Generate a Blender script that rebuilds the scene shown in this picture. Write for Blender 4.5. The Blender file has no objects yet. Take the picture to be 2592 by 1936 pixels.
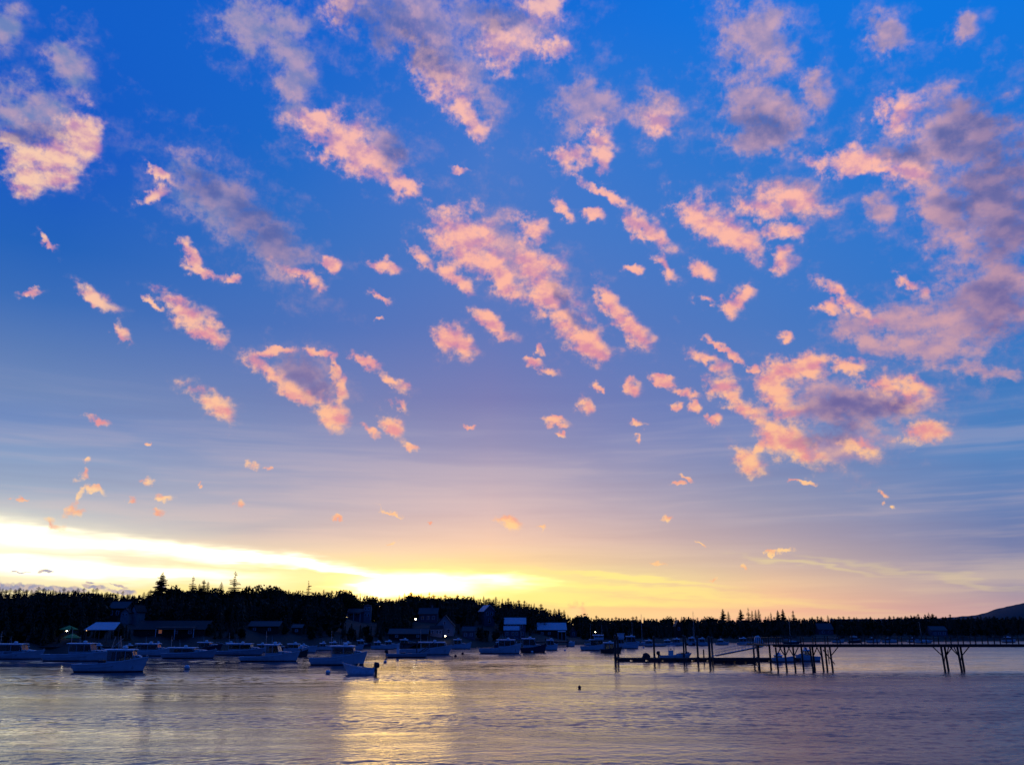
import bpy, bmesh, math, random
from mathutils import Vector, Matrix, Euler, noise as mnoise
R = math.radians
scene = bpy.context.scene
C = scene.collection

# ------------------------------------------------------------------ camera
PITCH, FPX, EYE = R(15.8), 2200.0, 6.0
cam_d = bpy.data.cameras.new('camera')
cam = bpy.data.objects.new('camera', cam_d)
C.objects.link(cam)
cam.location = (0, 0, EYE)
cam.rotation_euler = (R(90) + PITCH, 0, 0)
cam_d.sensor_width = 36.0
cam_d.lens = FPX / 2592 * 36.0
cam_d.clip_start, cam_d.clip_end = 0.5, 30000
scene.camera = cam
scene.view_settings.view_transform = 'Standard'
scene.view_settings.look = 'None'
scene.view_settings.exposure = 0.0
scene.view_settings.gamma = 1.0
scene.cycles.max_bounces = 6
scene.cycles.transparent_max_bounces = 12
scene.cycles.sample_clamp_indirect = 40.0

def ray(px, py):
    """direction of a sight line given in pixels of the 2592 x 1936 photograph"""
    a, b = (px - 1296) / FPX, (968 - py) / FPX
    cp, sp = math.cos(PITCH), math.sin(PITCH)
    return Vector((a, cp - sp * b, sp + cp * b))
def on_water(px, py, z=0.0):
    d = ray(px, py)
    t = (z - EYE) / d.z
    return Vector((d.x * t, d.y * t, z))
def at(px, py, Y):
    d = ray(px, py)
    t = Y / d.y
    return Vector((d.x * t, Y, EYE + d.z * t))
def px_per_m(Y, z=2.0):
    return FPX / (Y * math.cos(PITCH) + (z - EYE) * math.sin(PITCH))
def azel(px, py):
    d = ray(px, py).normalized()
    return math.degrees(math.atan2(d.x, d.y)), math.degrees(math.asin(d.z))
def lin(r, g, b):
    f = lambda c: (c / 255 / 12.92) if c <= 10 else ((c / 255 + 0.055) / 1.055) ** 2.4
    return (f(r), f(g), f(b), 1.0)

# ------------------------------------------------------------------ node helper
class Nodes:
    def __init__(s, tree):
        s.t = tree; s.n = tree.nodes; s.l = tree.links
    def put(s, sock, v):
        if v is None: return
        if isinstance(v, bpy.types.NodeSocket): s.l.new(v, sock)
        else: sock.default_value = v
    def math(s, op, a, b=None, c=None, clamp=False):
        m = s.n.new('ShaderNodeMath'); m.operation = op; m.use_clamp = clamp
        for i, v in enumerate((a, b, c)): s.put(m.inputs[i], v)
        return m.outputs[0]
    def vmath(s, op, a, b=None, scale=None):
        m = s.n.new('ShaderNodeVectorMath'); m.operation = op
        s.put(m.inputs[0], a)
        if b is not None: s.put(m.inputs[1], b)
        if scale is not None: s.put(m.inputs['Scale'], scale)
        return m.outputs['Value'] if op in ('LENGTH', 'DOT_PRODUCT', 'DISTANCE') else m.outputs[0]
    def mix(s, f, a, b, blend='MIX'):
        m = s.n.new('ShaderNodeMix'); m.data_type = 'RGBA'; m.blend_type = blend
        s.put(m.inputs[0], f); s.put(m.inputs[6], a); s.put(m.inputs[7], b)
        return m.outputs[2]
    def noise(s, vec, scale, detail=4, rough=0.55, dim='3D', dist=0.0, out='Fac'):
        m = s.n.new('ShaderNodeTexNoise'); m.noise_dimensions = dim
        s.put(m.inputs['Vector'], vec); s.put(m.inputs['Scale'], scale); s.put(m.inputs['Detail'], detail)
        s.put(m.inputs['Roughness'], rough); s.put(m.inputs['Distortion'], dist)
        return m.outputs[0] if out == 'Fac' else m.outputs['Color']
    def remap(s, v, a, b, c=0.0, d=1.0, kind='SMOOTHSTEP'):
        m = s.n.new('ShaderNodeMapRange'); m.interpolation_type = kind; m.clamp = True
        for i, x in enumerate((v, a, b, c, d)): s.put(m.inputs[i], x)
        return m.outputs[0]
    def mapping(s, vec, loc=(0, 0, 0), rot=(0, 0, 0), scale=(1, 1, 1), kind='POINT'):
        m = s.n.new('ShaderNodeMapping'); m.vector_type = kind
        s.put(m.inputs['Vector'], vec)
        if kind != 'VECTOR' and 'Location' in m.inputs: m.inputs['Location'].default_value = loc
        m.inputs['Rotation'].default_value = rot; m.inputs['Scale'].default_value = scale
        return m.outputs[0]
    def sep(s, v):
        m = s.n.new('ShaderNodeSeparateXYZ'); s.put(m.inputs[0], v); return m.outputs
    def comb(s, x, y, z=0.0):
        m = s.n.new('ShaderNodeCombineXYZ')
        for i, v in enumerate((x, y, z)): s.put(m.inputs[i], v)
        return m.outputs[0]
    def ramp(s, f, stops, ease=False):
        m = s.n.new('ShaderNodeValToRGB'); e = m.color_ramp.elements
        if ease: m.color_ramp.interpolation = 'EASE'
        while len(e) < len(stops): e.new(0.5)
        for i, (p, c) in enumerate(sorted(stops, key=lambda q: q[0])):
            e[i].position = p; e[i].color = c
        s.put(m.inputs[0], f)
        return m.outputs[0]
# ------------------------------------------------------------------ sky: sunset gradient, cirrus veil and lit cumulus, all by direction
SUN_AZ, SUN_EL = -7.2, 3.0          # degrees from +Y towards +X, and above the horizon
world = bpy.data.worlds.new('World'); scene.world = world
world.use_nodes = True
world.node_tree.nodes.clear()
W = Nodes(world.node_tree)
tc = W.n.new('ShaderNodeTexCoord')
direc = W.vmath('NORMALIZE', tc.outputs['Generated'])
dx, dy, dz = W.sep(direc)
DEG = 180 / math.pi
az = W.math('MULTIPLY', W.math('ARCTAN2', dx, dy), DEG)
el = W.math('MULTIPLY', W.math('ARCSINE', dz), DEG)
P = W.comb(az, el, 0.0)
S = 2592 / 2212                     # cloud lists below are read off a 2212 px wide view

def column(x, rows):
    out = []
    for y, c in rows:
        out.append((max(0.0, azel(x * S, y * S)[1]) / 50.0, lin(*c)))
    return azel(x * S, 1000 * S)[0], out
cols = [
 column(60, [(0,(8,92,200)),(300,(8,86,196)),(520,(26,96,186)),(640,(52,106,184)),(740,(84,120,182)),(840,(108,134,184)),(900,(108,136,190)),(980,(132,156,196)),(1060,(158,172,196)),(1110,(196,200,202)),(1180,(252,243,214)),(1250,(254,241,200)),(1310,(254,236,188))]),
 column(560, [(0,(8,96,206)),(300,(18,102,200)),(520,(44,108,192)),(700,(66,110,186)),(860,(104,126,182)),(980,(132,146,188)),(1080,(166,166,188)),(1150,(190,180,184)),(1200,(236,216,184)),(1240,(254,238,190)),(1310,(255,236,165))]),
 column(1060, [(0,(12,102,210)),(150,(36,112,208)),(345,(66,118,202)),(520,(72,118,196)),(700,(88,116,186)),(860,(116,121,178)),(960,(144,142,182)),(1040,(182,166,184)),(1110,(213,184,184)),(1170,(236,196,172)),(1215,(252,216,160)),(1250,(255,240,150)),(1310,(255,228,140))]),
 column(1650, [(0,(8,114,222)),(300,(34,116,208)),(520,(58,118,200)),(700,(72,118,192)),(900,(98,124,186)),(1000,(122,136,182)),(1080,(146,148,178)),(1160,(178,162,174)),(1215,(206,180,170)),(1260,(238,198,160)),(1300,(244,188,150)),(1330,(240,176,152))]),
 column(2150, [(0,(6,116,222)),(300,(22,116,212)),(600,(40,116,202)),(820,(56,118,190)),(980,(84,130,190)),(1080,(98,126,180)),(1165,(112,124,170)),(1230,(138,136,168)),(1280,(166,150,166)),(1320,(188,154,162))]),
]
elf = W.math('DIVIDE', el, 50.0, clamp=True)
grad = None; prev = None
for a0, stops in cols:
    c = W.ramp(elf, stops)
    grad = c if grad is None else W.mix(W.remap(az, prev, a0, kind='LINEAR'), grad, c)
    prev = a0
aaz = W.math('ABSOLUTE', az)

def blob(N, Pk, x, y, a, b, ang=0.0):
    """squared distance in units of an ellipse's radii; x y a b in px of the 2212 view, ang clockwise from right"""
    ca, sa = math.cos(R(ang)), math.sin(R(ang))
    c0 = Vector(azel(x * S, y * S))
    m = Vector(azel((x + ca * a) * S, (y + sa * a) * S)) - c0
    n = Vector(azel((x - sa * b) * S, (y + ca * b) * S)) - c0
    L = m.length; u = m / L
    h = abs(u.x * n.y - u.y * n.x); v = Vector((-u.y, u.x))
    p = N.vmath('DOT_PRODUCT', Pk, (u.x / L, u.y / L, -u.dot(c0) / L))
    q = N.vmath('DOT_PRODUCT', Pk, (v.x / h, v.y / h, -v.dot(c0) / h))
    return N.math('MULTIPLY_ADD', p, p, N.math('MULTIPLY', q, q))
def field(N, P_, items, k=0.3):
    """distance to the nearest of many ellipses (1 at a rim), worked in batches so that the renderer keeps few values at a time"""
    f = None
    px_, py_, _ = N.sep(P_)
    for i, it in enumerate(items):
        if i % 6 == 0:
            one = 1.0 if f is None else N.math('COMPARE', f, 0.0, 1e12)
            Pk = N.comb(px_, py_, one)
        d = blob(N, Pk, *it)
        f = d if f is None else N.math('SMOOTH_MIN', f, d, k)
    return N.math('SQRT', N.math('MAXIMUM', f, 0.0))
def group(name, ins):
    """a node group: ins = {name: 'F' | 'V' | 'C'}; returns the helper, its input sockets and a function that closes it"""
    t = bpy.data.node_groups.new(name, 'ShaderNodeTree')
    kinds = {'F': 'NodeSocketFloat', 'V': 'NodeSocketVector', 'C': 'NodeSocketColor'}
    for k, v in ins.items(): t.interface.new_socket(k, in_out='INPUT', socket_type=kinds[v])
    t.interface.new_socket('Color', in_out='OUTPUT', socket_type='NodeSocketColor')
    g = Nodes(t)
    gi = g.n.new('NodeGroupInput')
    def close(col):
        go = g.n.new('NodeGroupOutput'); g.put(go.inputs[0], col)
        return t
    return g, {k: gi.outputs[k] for k in ins}, close
def use(tree, **vals):
    n = W.n.new('ShaderNodeGroup'); n.node_tree = tree
    for k, v in vals.items(): W.put(n.inputs[k], v)
    return n.outputs[0]

# --- low sky: thin high veil in long streaks, then the bright gap where the sun has just gone (white-hot core, yellow skirts, pale band to the left)
g, I, close = group('low_sky', {'P': 'V', 'el': 'F', 'elf': 'F', 'base': 'C', 'fine': 'F', 'warp': 'V'})
base = I['base']; P_ = I['P']
sv = g.mapping(P_, rot=(0, 0, R(5.5)), scale=(0.03, 0.42, 1))
sv = g.vmath('ADD', sv, g.vmath('SCALE', g.noise(P_, 0.09, 2, 0.5, '2D', out='Color'), scale=0.55))
veil = g.noise(sv, 1.15, 4, 0.55, '2D')
veil2 = g.noise(g.mapping(P_, rot=(0, 0, R(-5)), scale=(0.05, 0.9, 1)), 1.3, 3, 0.6, '2D')
veil = g.math('ADD', g.math('MULTIPLY', veil, 0.65), g.math('MULTIPLY', veil2, 0.35))
lowm = g.remap(I['el'], 17.0, 9.0)
vcol = g.ramp(I['elf'], [(0.0, lin(255,232,150)), (0.05, lin(255,224,170)), (0.12, lin(236,204,190)), (0.3, lin(150,158,196))])
base = g.mix(g.math('MULTIPLY', g.math('MULTIPLY', g.remap(veil, 0.46, 0.66), lowm), 0.28), base, vcol)
dcol = g.mix(1.0, base, lin(206, 202, 222), 'MULTIPLY')
base = g.mix(g.math('MULTIPLY', g.remap(veil, 0.5, 0.34), g.math('MULTIPLY', lowm, 0.16)), base, dcol)
gn = g.vmath('SUBTRACT', g.noise(g.mapping(P_, scale=(0.12, 0.8, 1)), 1.4, 3, 0.6, '2D', out='Color'), (0.5, 0.5, 0.5))
gw = g.vmath('ADD', P_, g.vmath('MULTIPLY', gn, (5.0, 1.15, 0.0)))
core = field(g, gw, [(960,1256,150,22,2),(860,1268,90,16,-8),(1060,1250,100,12,4),(790,1238,150,5,5),(790,1270,60,8,-4)], 0.3)
skirt = field(g, gw, [(960,1258,330,46,3),(700,1258,300,34,6),(500,1285,420,26,0)], 0.4)
band = field(g, gw, [(20,1160,260,27,4),(300,1180,260,20,6),(560,1206,260,12,7),(-300,1140,400,46,4),(150,1225,420,22,3)], 0.3)
rays = field(g, gw, [(1330,1268,330,7,3),(1500,1284,280,8,3),(1700,1303,260,8,3),(1250,1296,420,12,2),(1380,1250,200,6,5),(1960,1232,200,7,9),(1780,1222,150,6,8),(2120,1258,140,6,6)], 0.3)
def add(fac, col):
    global base
    base = g.mix(fac, base, g.mix(1.0, base, col, 'ADD'))
base = g.mix(g.math('MULTIPLY', g.remap(skirt, 1.45, 0.0), 0.8), base, (1.0, 0.80, 0.26, 1))
base = g.mix(g.math('MULTIPLY', g.remap(rays, 1.6, 0.2), g.remap(g.sep(P_)[0], 24, 4, 0.16, 0.85)), base, (1.0, 0.83, 0.26, 1))
bd = g.math('MULTIPLY', g.remap(band, 1.9, 0.0), g.remap(veil, 0.36, 0.56, 0.75, 1.0))
base = g.mix(g.math('MULTIPLY', bd, 0.9), base, (1.05, 0.97, 0.68, 1))
add(g.math('POWER', bd, 3.0), (2.6, 2.25, 1.35, 1))
cd = g.math('MULTIPLY', g.remap(core, 2.2, 0.0), g.remap(veil, 0.34, 0.54, 0.8, 1.0))
base = g.mix(g.math('MULTIPLY', cd, 0.85), base, (1.15, 0.94, 0.36, 1))
add(g.math('POWER', cd, 3.0), (6.0, 3.9, 1.4, 1))
pool = g.remap(field(g, P_, [(880, 1264, 160, 30, 2)]), 1.5, 0.0)
add(g.math('POWER', pool, 3.0), (20.0, 10.5, 1.5, 1))
# grey-violet bank low over the left shore
bank_i = [(20,1268,130,11,2),(120,1272,100,8,2),(205,1268,34,7,5),(265,1278,34,7,6),(97,1233,24,4,0),(40,1236,30,2,0),(197,1257,12,3,0),(255,1264,24,3,18),(-140,1262,160,16,0),(345,1267,12,4,0)]
Fb = field(g, g.vmath('ADD', P_, g.vmath('MULTIPLY', I['warp'], (0.7, 0.38, 0))), bank_i, 0.2)
nfb = g.math('SUBTRACT', I['fine'], 0.5)
a_b = g.math('MULTIPLY', g.remap(g.math('ADD', g.math('SUBTRACT', 1.0, Fb), g.math('MULTIPLY', nfb, 1.1)), -0.05, 0.5), 0.9)
base = g.mix(a_b, base, g.mix(g.remap(I['fine'], 0.4, 0.65), lin(132, 138, 176), lin(196, 178, 176)))
low_sky = close(base)

# --- cumulus: where the clouds stand (x, y, half length, half width, tilt)
crisp = [
 (110,335,95,62,0),(175,300,48,66,20),(60,385,60,34,10),(20,300,40,24,0),
 (760,318,130,50,30),(690,272,45,30,10),(875,400,55,18,28),
 (940,150,120,45,52),(1005,245,75,22,52),(1085,95,55,60,40),(740,15,40,45,60),(1165,20,60,40,0),(1190,105,45,28,10),
 (1010,520,85,62,36),(1080,590,75,28,46),(1150,500,42,34,20),(1185,640,105,40,52),(1160,575,50,42,20),(1265,730,65,38,35),
 (1320,660,62,22,58),(1370,715,52,24,50),(1395,492,58,24,36),(1300,415,60,11,28),(1215,450,30,12,50),(1280,465,20,12,10),
 (1230,340,50,24,-8),(1295,300,32,44,0),(1308,352,18,34,0),(1425,262,32,34,0),
 (1520,470,70,42,25),(1590,505,62,34,35),(1700,430,85,26,12),(1690,500,46,24,-8),(1660,450,60,30,0),(1690,565,26,34,0),
 (1945,240,52,40,-20),(1830,352,70,32,4),(1925,362,70,24,10),
 (1600,650,36,20,-40),(1575,665,24,18,20),(1530,655,28,10,15),(1835,655,72,17,40),(1790,662,24,16,0),(1965,617,38,16,25),
 (1440,575,34,16,32),(1515,583,28,18,20),(1370,582,24,10,10),
 (1700,800,46,26,20),(1685,850,60,44,60),(1745,790,46,26,20),(1590,865,88,22,36),(1530,780,52,17,30),(1690,945,55,44,55),(1735,985,46,26,35),
 (1840,790,46,18,8),(1995,930,46,30,0),(1855,965,40,16,12),(1620,995,38,24,40),(1640,970,28,12,-30),(1705,725,20,12,0),(1970,840,40,24,0),
 (1900,830,70,16,6),(1560,755,60,8,32),(1625,797,16,10,0),(1945,880,40,16,0),
 (400,672,55,26,32),(450,718,50,22,28),(325,657,34,8,34),(205,645,46,19,28),(265,720,26,12,52),(60,632,28,8,0),(105,527,28,10,40),
 (585,808,54,20,38),(645,855,66,22,34),(715,888,46,30,40),(734,845,13,34,0),(600,757,38,10,-6),(682,760,36,9,10),(722,800,10,36,-5),(460,872,58,24,32),
 (790,783,40,12,30),(842,818,42,13,30),(845,922,36,15,52),(800,935,22,10,40),(880,962,18,8,30),(865,878,16,12,20),
 (972,735,34,36,40),(1062,700,58,20,36),(985,605,46,18,40),(905,555,42,16,48),(830,575,30,14,18),(710,575,18,18,40),(825,642,26,8,20),(1000,745,26,26,0),
 (415,552,44,13,58),(440,588,36,11,20),(500,602,18,9,10),(345,375,40,12,40),(335,425,32,14,-20),(655,595,62,14,25),
 (1145,785,20,9,10),(1180,802,24,10,10),(1165,760,8,12,0),(1270,882,22,17,40),(1192,908,28,9,15),(1207,938,12,7,20),(1365,840,18,15,0),(1430,822,32,10,15),(1295,838,18,9,40),(1382,916,15,8,0),(1380,945,9,9,0),
 (1462,877,14,10,0),(1502,880,12,18,-20),(1480,848,34,10,15),(1545,905,16,10,0),(990,366,16,9,20),(1013,922,9,5,0),(820,690,7,6,0),
 (215,908,30,10,15),(188,1018,18,8,-50),(192,993,8,8,0),(318,1040,17,8,0),(160,1106,22,9,-10),(170,1080,9,20,20),(112,1128,27,11,25),(352,1076,14,7,0),(343,1111,16,8,0),(202,1063,16,6,0),(282,1076,14,6,30),
 (553,1004,20,10,0),(585,1013,12,4,20),(521,1083,17,9,0),(1100,1128,26,12,20),(845,1108,30,4,18),(724,1119,10,5,30),(1482,1032,15,6,30),(1465,1047,12,6,0),(1905,1066,14,7,30),(1905,1082,12,6,0),(1938,1092,7,7,0),(1437,1118,10,7,0),
 (40,1078,14,4,0),(845,1167,10,4,20),(312,955,6,4,0),(433,1047,6,4,0),(1245,1318,22,12,30),(1165,1137,8,3,20),(1505,1175,16,4,15),(1700,1188,18,4,-10),(1665,1190,16,3,0),(1420,1218,18,5,0),(1740,1043,34,5,5),(930,1128,5,4,0),(1610,1225,9,5,0),(1545,1252,8,4,0),
]
soft = [
 (650,805,80,52,20),(700,850,50,40,30),
 (90,260,140,90,15),(900,50,210,85,6),(970,140,150,70,45),(1100,60,130,80,0),
 (470,430,150,75,32),(600,540,120,60,42),(640,180,46,120,8),(540,60,80,70,20),(610,70,60,80,30),
 (1640,90,105,85,30),(1650,235,125,80,20),(1650,300,110,40,0),(1765,200,40,60,0),(1920,75,62,48,30),(2090,60,32,34,0),
 (2050,300,170,110,10),(1960,350,120,60,10),(2140,440,150,190,10),(2040,440,110,80,55),(2160,640,140,120,0),(2060,700,130,80,0),(1950,700,90,65,0),(2130,800,120,22,8),(2010,750,120,45,0),
 (150,130,60,60,40),(10,55,50,55,0),(1790,880,150,75,15),(1900,870,150,70,0),(1800,960,110,50,0),(1700,430,120,50,8),(820,320,90,60,30),
 (1115,560,170,70,40),(1270,230,90,60,0),(1420,250,60,60,0),(1900,455,40,45,0),(1880,740,40,25,0),(1850,700,60,45,20),
]
shade = [
 (830,60,140,70,12),(910,110,100,56,30),(1080,40,70,34,0),(2130,260,110,80,20),(2160,370,110,120,20),(2200,480,90,140,20),(2150,650,100,66,10),(2190,720,120,40,5),(1960,330,60,22,8),(2085,430,60,80,50),(2060,300,60,50,0),
 (660,803,66,40,20),(690,838,46,38,35),(1215,640,40,16,52),(1250,690,46,16,48),(1840,880,130,44,0),(1800,930,90,34,-20),(1930,880,60,30,0),
 (560,480,130,62,40),(440,400,70,44,30),(855,330,46,44,40),(1650,270,90,44,0),(60,290,90,30,0),
]

warp1 = W.vmath('SUBTRACT', W.noise(P, 0.5, 2, 0.55, '2D', out='Color'), (0.5, 0.5, 0.5))
warp2 = W.vmath('SUBTRACT', W.noise(P, 1.5, 4, 0.52, '2D', out='Color'), (0.5, 0.5, 0.5))
Pw = W.vmath('ADD', P, W.vmath('ADD', W.vmath('MULTIPLY', warp1, (0.9, 0.9, 0)), W.vmath('MULTIPLY', warp2, (0.95, 0.95, 0))))
Pr = W.mapping(P, rot=(0, 0, R(32)), scale=(0.62, 1.0, 1.0))
fbm = W.noise(Pr, 0.8, 6, 0.53, '2D')
n_a = W.noise(Pr, 0.85, 4, 0.5, '2D')
n_b = W.noise(W.vmath('ADD', Pr, (0.16, -0.52, 0)), 0.85, 4, 0.5, '2D')
fine = W.noise(P, 3.0, 4, 0.55, '2D')
CELL_IN = {'P': 'V', 'Pw': 'V', 'az': 'F', 'elf': 'F', 'fbm': 'F', 'fine': 'F', 'relief': 'F', 'base': 'C'}
shared = dict(P=P, Pw=Pw, az=az, elf=elf, fbm=fbm, fine=fine, relief=W.math('SUBTRACT', n_a, n_b))
def near(it, cell, grow):
    a0, a1, e0, e1 = cell
    x, y, a, b = it[:4]; ang = R(it[4] if len(it) > 4 else 0)
    ps = []
    for k in range(16):
        t = k * math.pi / 8
        u, v = a * grow * math.cos(t), b * grow * math.sin(t)
        ps.append(azel((x + u * math.cos(ang) - v * math.sin(ang)) * S, (y + u * math.sin(ang) + v * math.cos(ang)) * S))
    return min(p[0] for p in ps) < a1 + 1.0 and max(p[0] for p in ps) > a0 - 1.0 and min(p[1] for p in ps) < e1 + 1.0 and max(p[1] for p in ps) > e0 - 1.0
def cloud_cell(cell):
    """the clouds of one patch of sky; only the ellipses that reach into it are worked out"""
    g, I, close = group('cloud_cell', CELL_IN)
    cr = [i for i in crisp if near(i, cell, 2.3)]; so = [i for i in soft if near(i, cell, 2.1)]; sh = [i for i in shade if near(i, cell, 1.4)]
    if not cr and not so: return close(I['base'])
    nz = g.math('SUBTRACT', I['fbm'], 0.5); nf = g.math('SUBTRACT', I['fine'], 0.5)
    rag = g.math('ADD', g.math('MULTIPLY', nz, 2.1), g.math('MULTIPLY', nf, 0.6))
    Fc = field(g, I['Pw'], cr, 0.35) if cr else 9.0
    cov = g.math('ADD', g.math('SUBTRACT', 1.08, Fc), rag)
    a_c = g.math('MULTIPLY', g.remap(cov, -0.26, 0.78), 0.96)
    Fs = field(g, I['Pw'], so, 0.4) if so else 9.0
    a_s = g.math('MULTIPLY', g.remap(g.math('ADD', g.math('SUBTRACT', 1.02, Fs), g.math('MULTIPLY', rag, 0.85)), -0.22, 0.75), g.remap(I['az'], 4, 22, 0.76, 0.94))
    wisp = g.math('ADD', g.math('SUBTRACT', 1.95, g.math('MINIMUM', Fc, Fs)), g.math('MULTIPLY', rag, 1.5))
    a_w = g.math('MULTIPLY', g.remap(wisp, 0.25, 1.9), 0.26)
    alpha = g.math('MAXIMUM', g.math('MAXIMUM', a_c, a_s), a_w)
    glow = g.math('ADD', g.math('MULTIPLY', I['relief'], 1.9), g.math('ADD', g.math('MULTIPLY', nf, 0.4), g.math('MULTIPLY', nz, 0.5)))
    lit = g.remap(glow, -0.5, 0.34)
    lit2 = g.remap(glow, -0.62, 0.62)
    c_hi = g.ramp(I['elf'], [(0.0, lin(255,212,150)), (0.12, lin(255,206,146)), (0.22, lin(255,192,146)), (0.36, lin(255,182,154)), (0.55, lin(255,186,168)), (0.8, lin(240,188,184))])
    c_lo = g.ramp(I['elf'], [(0.0, lin(240,168,130)), (0.12, lin(240,160,134)), (0.22, lin(230,146,150)), (0.36, lin(218,140,162)), (0.55, lin(196,142,178)), (0.8, lin(168,140,188))])
    c_left = g.mix(g.remap(I['az'], -34, -14, kind='LINEAR'), lin(246, 216, 182), c_hi)
    c_lit = g.mix(lit, c_lo, g.mix(0.65, c_hi, c_left))
    c_soft = g.ramp(I['elf'], [(0.0, lin(200,160,160)), (0.25, lin(176,146,180)), (0.5, lin(172,146,180)), (0.8, lin(152,146,190))])
    c_soft = g.mix(g.remap(I['az'], -8, -24, kind='LINEAR'), c_soft, lin(132, 150, 190))
    c_soft = g.mix(g.math('MULTIPLY', lit2, 0.75), g.mix(1.0, c_soft, lin(232, 236, 248), 'MULTIPLY'), g.mix(0.55, c_soft, c_hi))
    softness = g.math('SUBTRACT', 1.0, g.math('DIVIDE', a_c, g.math('ADD', alpha, 0.001)), clamp=True)
    c_cl = g.mix(softness, c_lit, c_soft)
    if sh:
        Fd = field(g, I['Pw'], sh, 0.3)
        dark = g.remap(g.math('ADD', Fd, g.math('MULTIPLY', nz, -0.4)), 1.3, 0.2)
        c_dk = g.ramp(I['elf'], [(0.0, lin(140,120,150)), (0.24, lin(94,90,152)), (0.31, lin(122,104,156)), (0.5, lin(94,98,158)), (0.8, lin(96,106,164))])
        c_cl = g.mix(g.math('MULTIPLY', dark, g.math('SUBTRACT', 1.0, g.math('MULTIPLY', lit2, 0.4))), c_cl, c_dk)
    return close(g.mix(alpha, I['base'], c_cl))
def background(col):
    b = W.n.new('ShaderNodeBackground'); W.put(b.inputs['Color'], col); b.inputs['Strength'].default_value = 1.0
    return b.outputs[0]
def either(fac, a, b):
    m = W.n.new('ShaderNodeMixShader'); W.put(m.inputs[0], fac); W.l.new(a, m.inputs[1]); W.l.new(b, m.inputs[2])
    return m.outputs[0]
AZ = [-46, -26, -15, -5, 5, 15, 26, 46]
EL = [-3, 8, 16, 25, 44]
def row(e0, e1, base):
    out = None
    for i in reversed(range(len(AZ) - 1)):
        c = background(use(cloud_cell((AZ[i], AZ[i + 1], e0, e1)), base=base, **shared))
        out = c if out is None else either(W.math('GREATER_THAN', az, AZ[i + 1]), c, out)
    return out
low = use(low_sky, P=P, el=el, elf=elf, base=grad, fine=fine, warp=warp2)
rows = [row(EL[0], EL[1], low), row(EL[1], EL[2], low), row(EL[2], EL[3], grad), row(EL[3], EL[4], grad)]
front = either(W.math('GREATER_THAN', el, EL[2]), either(W.math('GREATER_THAN', el, EL[1]), rows[0], rows[1]), either(W.math('GREATER_THAN', el, EL[3]), rows[2], rows[3]))
# the sky outside the photograph: overhead, to the sides, and a clear darkening blue behind the camera with scattered cloud
east = W.ramp(elf, [(0.0, lin(12,48,120)), (0.25, lin(7,54,148)), (0.7, lin(5,60,164)), (1.0, lin(6,66,178))])
rest = W.mix(W.remap(aaz, 48, 105), grad, east)
rest = W.mix(W.remap(el, 44, 75), rest, lin(6, 72, 188))
o_n = W.remap(W.noise(P, 0.09, 6, 0.6, '2D'), 0.56, 0.68)
o_a = W.math('MULTIPLY', W.math('MULTIPLY', o_n, W.remap(el, 6, 16)), 0.5)
rest = W.mix(o_a, rest, W.mix(W.remap(aaz, 50, 100), lin(170, 140, 185), lin(44, 78, 160)))
rest = W.mix(W.remap(el, -0.2, -3.0), rest, lin(24, 40, 80))
inside = W.math('MULTIPLY', W.math('LESS_THAN', aaz, AZ[-1]), W.math('MULTIPLY', W.math('LESS_THAN', el, EL[-1]), W.math('GREATER_THAN', el, EL[0])))
sky = either(inside, background(rest), front)
nish = W.n.new('ShaderNodeTexSky'); nish.sky_type = 'NISHITA'; nish.sun_disc = False
nish.sun_elevation = R(SUN_EL); nish.sun_rotation = R(SUN_AZ)
bg2 = W.n.new('ShaderNodeBackground'); W.put(bg2.inputs['Color'], nish.outputs[0]); bg2.inputs['Strength'].default_value = 0.004
ad = W.n.new('ShaderNodeAddShader'); W.l.new(sky, ad.inputs[0]); W.l.new(bg2.outputs[0], ad.inputs[1])
wo = W.n.new('ShaderNodeOutputWorld'); W.l.new(ad.outputs[0], wo.inputs['Surface'])
world.cycles.sampling_method = 'MANUAL'; world.cycles.sample_map_resolution = 512

# ------------------------------------------------------------------ sun, almost down and spread wide by the cloud it sinks into
sd = bpy.data.lights.new('sun', 'SUN'); sd.energy = 0.034; sd.angle = R(7.5); sd.color = (1.0, 0.6, 0.14)
sun = bpy.data.objects.new('sun', sd); C.objects.link(sun)
sv_ = Vector((math.sin(R(SUN_AZ)) * math.cos(R(SUN_EL)), math.cos(R(SUN_AZ)) * math.cos(R(SUN_EL)), math.sin(R(SUN_EL))))
sun.rotation_euler = sv_.to_track_quat('Z', 'Y').to_euler()
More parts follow.
